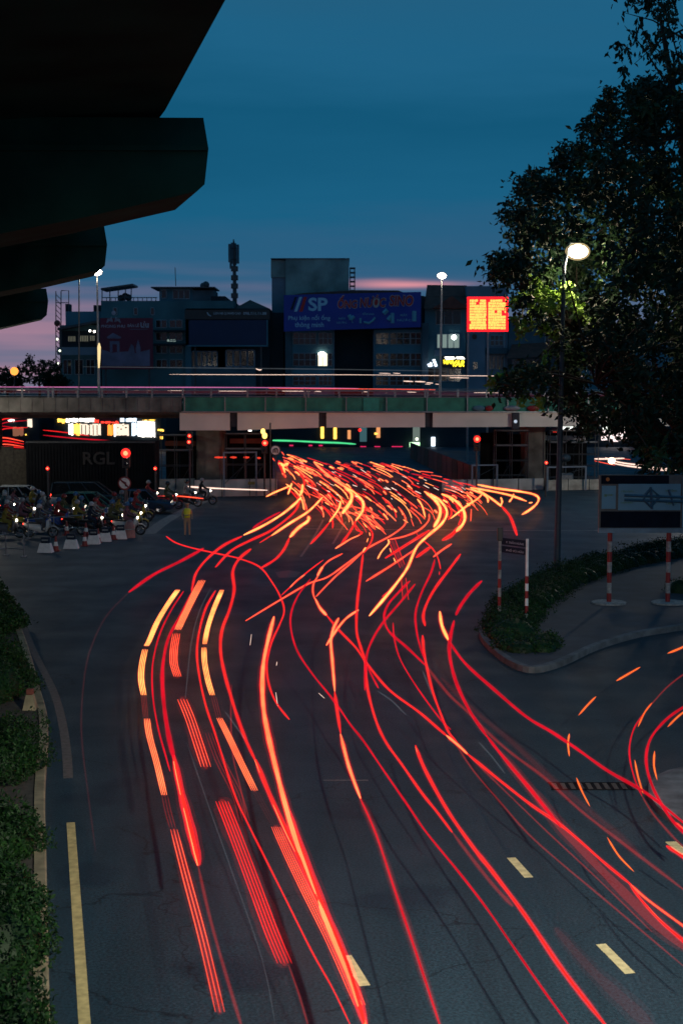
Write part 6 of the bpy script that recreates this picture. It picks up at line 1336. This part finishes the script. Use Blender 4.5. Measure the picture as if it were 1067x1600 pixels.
# small white glints
for i, (pts, lab) in enumerate((([(393, 991), (391, 1008)], 'short white glint left of the peach trail'), ([(433, 1034), (432, 1040)], 'tiny white glint right of the peach trail'), ([(431, 1082), (434, 1103)], 'thin white glint at the end of the pinkish trail'), ([(352, 1112), (368, 1134), (385, 1158)], 'thin pale line beside the second yellow trail'),
    ([(498, 1083), (507, 1091)], 'tiny pale glint by the crimson bow in mid road'), ([(660, 1048), (668, 1068), (674, 1085)], 'pale flicker line on the steep red trail right of centre'), ([(748, 1160), (768, 1182), (788, 1208)], 'pale dotted flicker between the far right trails'), ([(590, 1080), (612, 1095), (634, 1117)], 'faint pale line left of the long lower right trail'))):
    trail(lab, [('white', 1.5, pts)] if i in (0, 1, 2, 4) else [('grey', 2.0, pts)])
# ---- right loops
trail('outer thin red loop trail at the right edge', [('dim', 2, [(1075, 1048), (1040, 1075), (1005, 1115)]), ('crimson', 3, [(1005, 1115), (990, 1138), (983, 1165), (984, 1190), (992, 1220), (1002, 1243)]), ('dim', 3, [(1002, 1243), (1020, 1272), (1055, 1312), (1080, 1335)])])
trail('inner thick red loop trail at the right edge', [('crimson', (4, 7), [(1080, 1097), (1045, 1120), (1020, 1147), (1010, 1172), (1010, 1200), (1020, 1232), (1036, 1262), (1055, 1288), (1080, 1310)])])
for pts, lab in (([(1000, 1042), (981, 1053), (962, 1064)], 'orange dash curving at the upper right below the island'), ([(931, 1088), (918, 1101), (903, 1118)], 'orange dash second from the top in the dashed arc'), ([(889, 1146), (887, 1162), (889, 1182)], 'vertical orange dash in the middle of the dashed arc'), ([(900, 1215), (909, 1237), (921, 1260)], 'orange dash beside the drain grate'), ([(948, 1308), (966, 1337), (990, 1362)], 'lowest orange dash of the dashed arc'), ([(1080, 1004), (1062, 1013), (1042, 1021)], 'red dash at the right edge below the island kerb'),
    ([(1018, 1098), (1006, 1114), (996, 1136)], 'orange dash inside the outer red loop near its top'), ([(991, 1187), (996, 1213), (1004, 1240)], 'orange dash along the lower outer red loop'), ([(1075, 1107), (1058, 1120), (1042, 1136)], 'orange dash inside the inner red loop near its top'), ([(1022, 1173), (1021, 1196), (1026, 1219)], 'orange dash in the middle of the inner red loop')):
    trail(lab, [('amber', 3.4, pts)], group='orange blinker dashes at the right', taper=True)
trail('thick red stroke at the right edge above the last lane dash', [('red', 7, [(1041, 1322), (1060, 1334), (1085, 1350)])])
trail('orange red hot knot at the right edge where the inner loop ends', [('orange', 7, [(1054, 1286), (1066, 1296), (1082, 1306)])])
# ---- upper right end of the jam
trail('bright orange hooked trail at the far right end of the jam', [('yellow', 4.2, [(745, 757), (775, 763), (812, 768), (832, 772), (841, 778), (838, 787), (828, 796), (815, 804)])])
trail('bright orange straight trail inside the right hand hook', [('yellow', 4, [(735, 762), (770, 768), (797, 774), (822, 783)]), ('yellow', 4, [(802, 772), (799, 779), (795, 784)]), ('yellow', 4, [(826, 786), (831, 785)])])
trail('red trail dropping alone right of the jam toward the name sign', [('yellow', 4.5, [(747, 766), (766, 778), (783, 791)]), ('red', (5, 6), [(783, 791), (797, 808), (807, 836)])])
trail('short orange stub trail on the right part of the jam', [('yellow', 3.5, [(782, 777), (784, 784), (781, 791)])])
trail('orange wishbone trail right of the jam centre', [('yellow', 3.8, [(735, 764), (752, 771), (761, 778), (762, 785)]), ('yellow', 3.8, [(752, 773), (745, 780), (731, 789), (704, 810)]), ('yellow', 3.5, [(729, 773), (736, 780), (738, 787)])])
trail('vertical orange dash below the wishbone trail', [('orange', 4, [(736, 796), (735, 814)])])
trail('wide yellow arc on the right side of the jam ending in red', [('yellow', (5, 7), [(690, 772), (708, 780), (722, 794), (726, 808), (722, 820), (712, 830)]), ('red', 6.5, [(716, 824), (705, 836), (691, 844)]), ('red', 4, [(712, 790), (721, 805), (716, 820)])])
trail('thick yellow arc in the right middle of the jam', [('yellow', (6, 7.5), [(663, 768), (678, 780), (687, 793), (686, 808), (678, 823)])])
trail('thin red inner arc beside the thick yellow arc', [('red', 3.5, [(692, 776), (702, 790), (705, 803), (700, 812)]), ('red', 3, [(680, 785), (694, 800), (690, 818), (680, 828)])])
trail('yellow hook trail left of the thick yellow arc', [('yellow', 3.8, [(652, 780), (659, 790), (664, 808)])])
trail('orange arc trail sweeping left from the right middle of the jam', [('orange', 3.5, [(670, 803), (669, 814), (655, 828), (632, 838), (608, 843)])])
trail('small red dashes trail in the clear road below the jam', [('orange', 3, [(642, 811), (646, 822)]), ('red', 2.5, [(649, 831), (653, 837)])])
# ---- the dense jam, generated
rj = random.Random(42)
up = [(432, 706), (470, 714), (520, 720), (600, 722), (650, 733), (700, 748), (760, 760)]
dn = [(432, 750), (470, 780), (520, 805), (560, 815), (620, 800), (680, 800), (740, 785)]
def yl(pl, x):
    for (x0, y0), (x1, y1) in zip(pl, pl[1:]):
        if x0 <= x <= x1: return y0 + (y1 - y0) * (x - x0) / (x1 - x0)
    return pl[-1][1]
kinds = ['red'] * 8 + ['orange'] * 7 + ['hot'] * 6 + ['yellow'] * 6 + ['crimson'] * 4 + ['dim'] * 3
jl = {'red': 'short red light streak crowded in the jam', 'orange': 'short orange light streak crowded in the jam', 'hot': 'short peach light streak crowded in the jam', 'yellow': 'short yellow light streak crowded in the jam', 'crimson': 'short crimson light streak crowded in the jam', 'dim': 'dim red light streak crowded in the jam', 'white': 'one of a few pale pinkish glints crowded in the jam'}
jam = []
for k in range(255):
    x = rj.uniform(436, 735) if k % 3 else rj.uniform(440, 620); y0, y1 = yl(up, x), yl(dn, x); u = rj.random() ** 1.35; y = y0 + (y1 - y0) * u
    kd = rj.choice(kinds); ln = rj.uniform(9, 62) * (.55 + .4 * u); w_ = rj.uniform(1.0, 2.0) + 1.5 * u * rj.random()
    if kd in ('hot', 'yellow') and rj.random() < .45: ln = rj.uniform(4, 9); w_ += 1.3
    turn = rj.random() < .30 + .35 * u; th = .30 + .42 * u - (.16 if x > 640 else 0) + rj.gauss(0, .05); pts = [(x, y)]; n_ = 5
    for q in range(n_):
        th += (.04 + (.15 if turn and q > 1 else 0)) * (.4 + u); x += ln / n_ * math.cos(th); y += ln / n_ * math.sin(th); pts.append((x, y))
    if pts[-1][1] > yl(dn, max(433, min(758, pts[-1][0]))) + 22: pts = pts[:4]
    jam.append((ln * w_, kd, w_, pts, u))
jam.sort(key=lambda a: -a[0])
for _, kd, w_, pts, u in jam[:135]:
    trail(jl[kd] + ', ' + ('left' if pts[0][0] < 500 else 'middle' if pts[0][0] < 600 else 'right') + (' back' if u < .35 else ' centre' if u < .7 else ' front'), [(kd, w_, pts)], group='short light streaks in the jam under the flyover')
segs = [(kd, w_, pts) for _, kd, w_, pts, u in jam[135:]]
for k in range(40):
    x = rj.uniform(450, 720); y0, y1 = yl(up, x), yl(dn, x); y = y0 + (y1 - y0) * rj.uniform(.1, .75); ln = rj.uniform(2, 9)
    segs.append(('white', rj.uniform(1.0, 2.6), [(x, y), (x + ln, y + ln * rj.uniform(.3, .8))]))
o = trail('mass of tiny red, orange and pale light streaks crowded under the flyover', segs, name='tiny_light_streaks'); o['kind'] = 'stuff'
for x0, y0, x1, y1 in ((520, 800, 600, 812), (540, 790, 592, 806), (480, 770, 600, 830), (560, 800, 603, 835), (575, 812, 600, 828)):
    trail('one of several thin red lines slanting across the lower edge of the jam', [('orange', 2.2, [(x0, y0), ((x0 + x1) / 2, (y0 + y1) / 2 - 3), (x1, y1)])], group='thin red lines on the lower edge of the jam')
for k, (x, y) in enumerate(((573, 808), (586, 822), (555, 800), (508, 785), (605, 790), (630, 812))):
    trail('one of a few small yellow dashes strung along the lower edge of the jam', [('yellow', 3, [(x, y), (x + 7, y + 4.5)])], group='yellow dashes at the lower edge of the jam')
for pts in ([(411, 702), (415, 706)], [(418, 706), (422, 711)], [(424, 713), (430, 721)], [(418, 720), (422, 727)], [(440, 706), (444, 711)]):
    trail('one of a few small orange red sparks beside the round dark arrow sign', [('orange', 3, pts)], group='sparks beside the round arrow sign')
trail('glowing yellow cluster at the upper left tip of the jam', [('yellow', 7, [(436, 724), (444, 727), (450, 724)]), ('yellow', 8, [(442, 728), (445, 738)]), ('red', 5, [(436, 720), (440, 733), (446, 746)]), ('orange', 3, [(444, 718), (449, 732), (455, 742)]), ('yellow', 5, [(450, 716), (459, 719)])])
# ---- other streaks
trail('long white pink streak running left of the jam along the pale hoarding', [('white', (3.5, 2.8), [(292, 760), (318, 762), (360, 764), (418, 766)])])
trail('thin orange streak through the crossing motorbikes', [('orange', 2.5, [(238, 777), (275, 775), (318, 779)])]); trail('short pale streak above the crossing motorbikes', [('white', 2.5, [(242, 762), (262, 764)])])
trail('bright green streak hanging under the flyover left of centre', [('green', 3.6, [(422, 688), (460, 689), (500, 691), (530, 692), (556, 694)])], Y=165)
for i, (y0, y1, w_, kd) in enumerate(((657, 652, 2.2, 'red'), (664, 657, 1.8, 'crimson'), (672, 668, 2.0, 'red'), (678, 690, 2.4, 'orange'), (684, 694, 2.6, 'red'), (690, 698, 2.2, 'orange'), (696, 700, 2.2, 'red'), (660, 672, 1.6, 'crimson'))):
    trail('one of the red streaks bunched at the far left edge under the flyover', [(kd, w_, [(-12, y0 + 8), (8, (y0 + y1) / 2), (38 if i > 2 else 44, y1)])], group='red streaks at the far left edge', Y=160)
trail('upper thin red streak left of the bright shops', [('red', 1.8, [(68, 672), (105, 676), (140, 681)])], Y=160); trail('lower long crimson streak beneath the bright shops', [('crimson', 2.2, [(68, 680), (120, 685), (190, 690)])], Y=160)
trail('fanned white orange streak under the flyover right above the map board', [('white', 3.4, [(928, 717), (950, 717), (975, 716)]), ('white', 3, [(945, 715), (965, 722), (1000, 727), (1030, 731), (1060, 735)]), ('white', 3, [(950, 722), (980, 728), (1055, 737)]), ('orange', 2, [(928, 720), (960, 727)]), ('orange', 1.5, [(960, 716), (984, 718)])], Y=112)
p = A(955, 720, 111.8); o = MB(); o.ball(tuple(p), (.28, .15, .25), 10, 6); tag(o.build('headlamp_flare', ms('flare', (1, .72, .42), 6)), 'bright orange white spark at the left end of the fanned streak', 'light')
# on the flyover deck
trail('long pink streak along the flyover railing on the left', [('pink', 1.8, [(-60, 604.5), (200, 605), (400, 605.5), (560, 607)])], Y=108)
trail('thin orange red streak along the flyover railing at the right', [('orange', 1.3, [(420, 607), (600, 608), (680, 609)])], Y=108.6)
trail('long thin white streak above the flyover deck', [('white', 1.0, [(265, 585), (420, 585.5), (560, 585.6), (700, 587), (960, 588)])], Y=112)
trail('faint upper white streak above the flyover deck', [('grey', 1.4, [(130, 573), (330, 575), (520, 577), (700, 580)])], Y=113)
for x0, x1, y in ((27, 40, 609.5), (152, 170, 609), (208, 217, 609.5), (223, 239, 609.5), (241, 248, 609.5), (262, 288, 610), (342, 385, 611), (441, 476, 611), (480, 484, 611.5), (492, 502, 611.5), (568, 574, 612), (636, 650, 612.5), (740, 790, 613.5), (880, 900, 616)):
    trail('one of the short white dashes along the flyover railing', [('white', 1.6, [(x0, y), (x1, y + .3)])], group='white dashes along the flyover railing', Y=109)
for x0, x1, y, w_ in ((630, 645, 595.5, 3), (648, 664, 596, 3.5), (666, 676, 598, 2.5), (680, 686, 600, 2), (592, 610, 583, 1.6), (614, 625, 583, 1.6), (702, 732, 590, 2), (664, 672, 600, 1.5)):
    trail('one of the small cream glints above the flyover right of centre', [('white', w_, [(x0, y), (x1, y + .6)])], group='cream glints above the flyover', Y=118)
trail('wide faint orange glow streak low on the flyover deck', [('faint', 5, [(-60, 612), (300, 613), (560, 614), (1200, 622)])], Y=110)
trail('small yellow flicker above the flyover left of centre', [('white', 2, [(400, 576), (405, 578), (409, 577.5)])], Y=118)
# ---- faint pale headlight traces and a soft headlight flare on the road
trail('faint pale thin line left of the second yellow trail', [('grey', 1.2, [(330, 918), (312, 955), (300, 1000), (293, 1060), (290, 1092)])])
trail('faint pale thin line right of the orange five line trail', [('grey', 1.2, [(292, 1160), (330, 1270), (362, 1360), (410, 1500), (430, 1600)])])
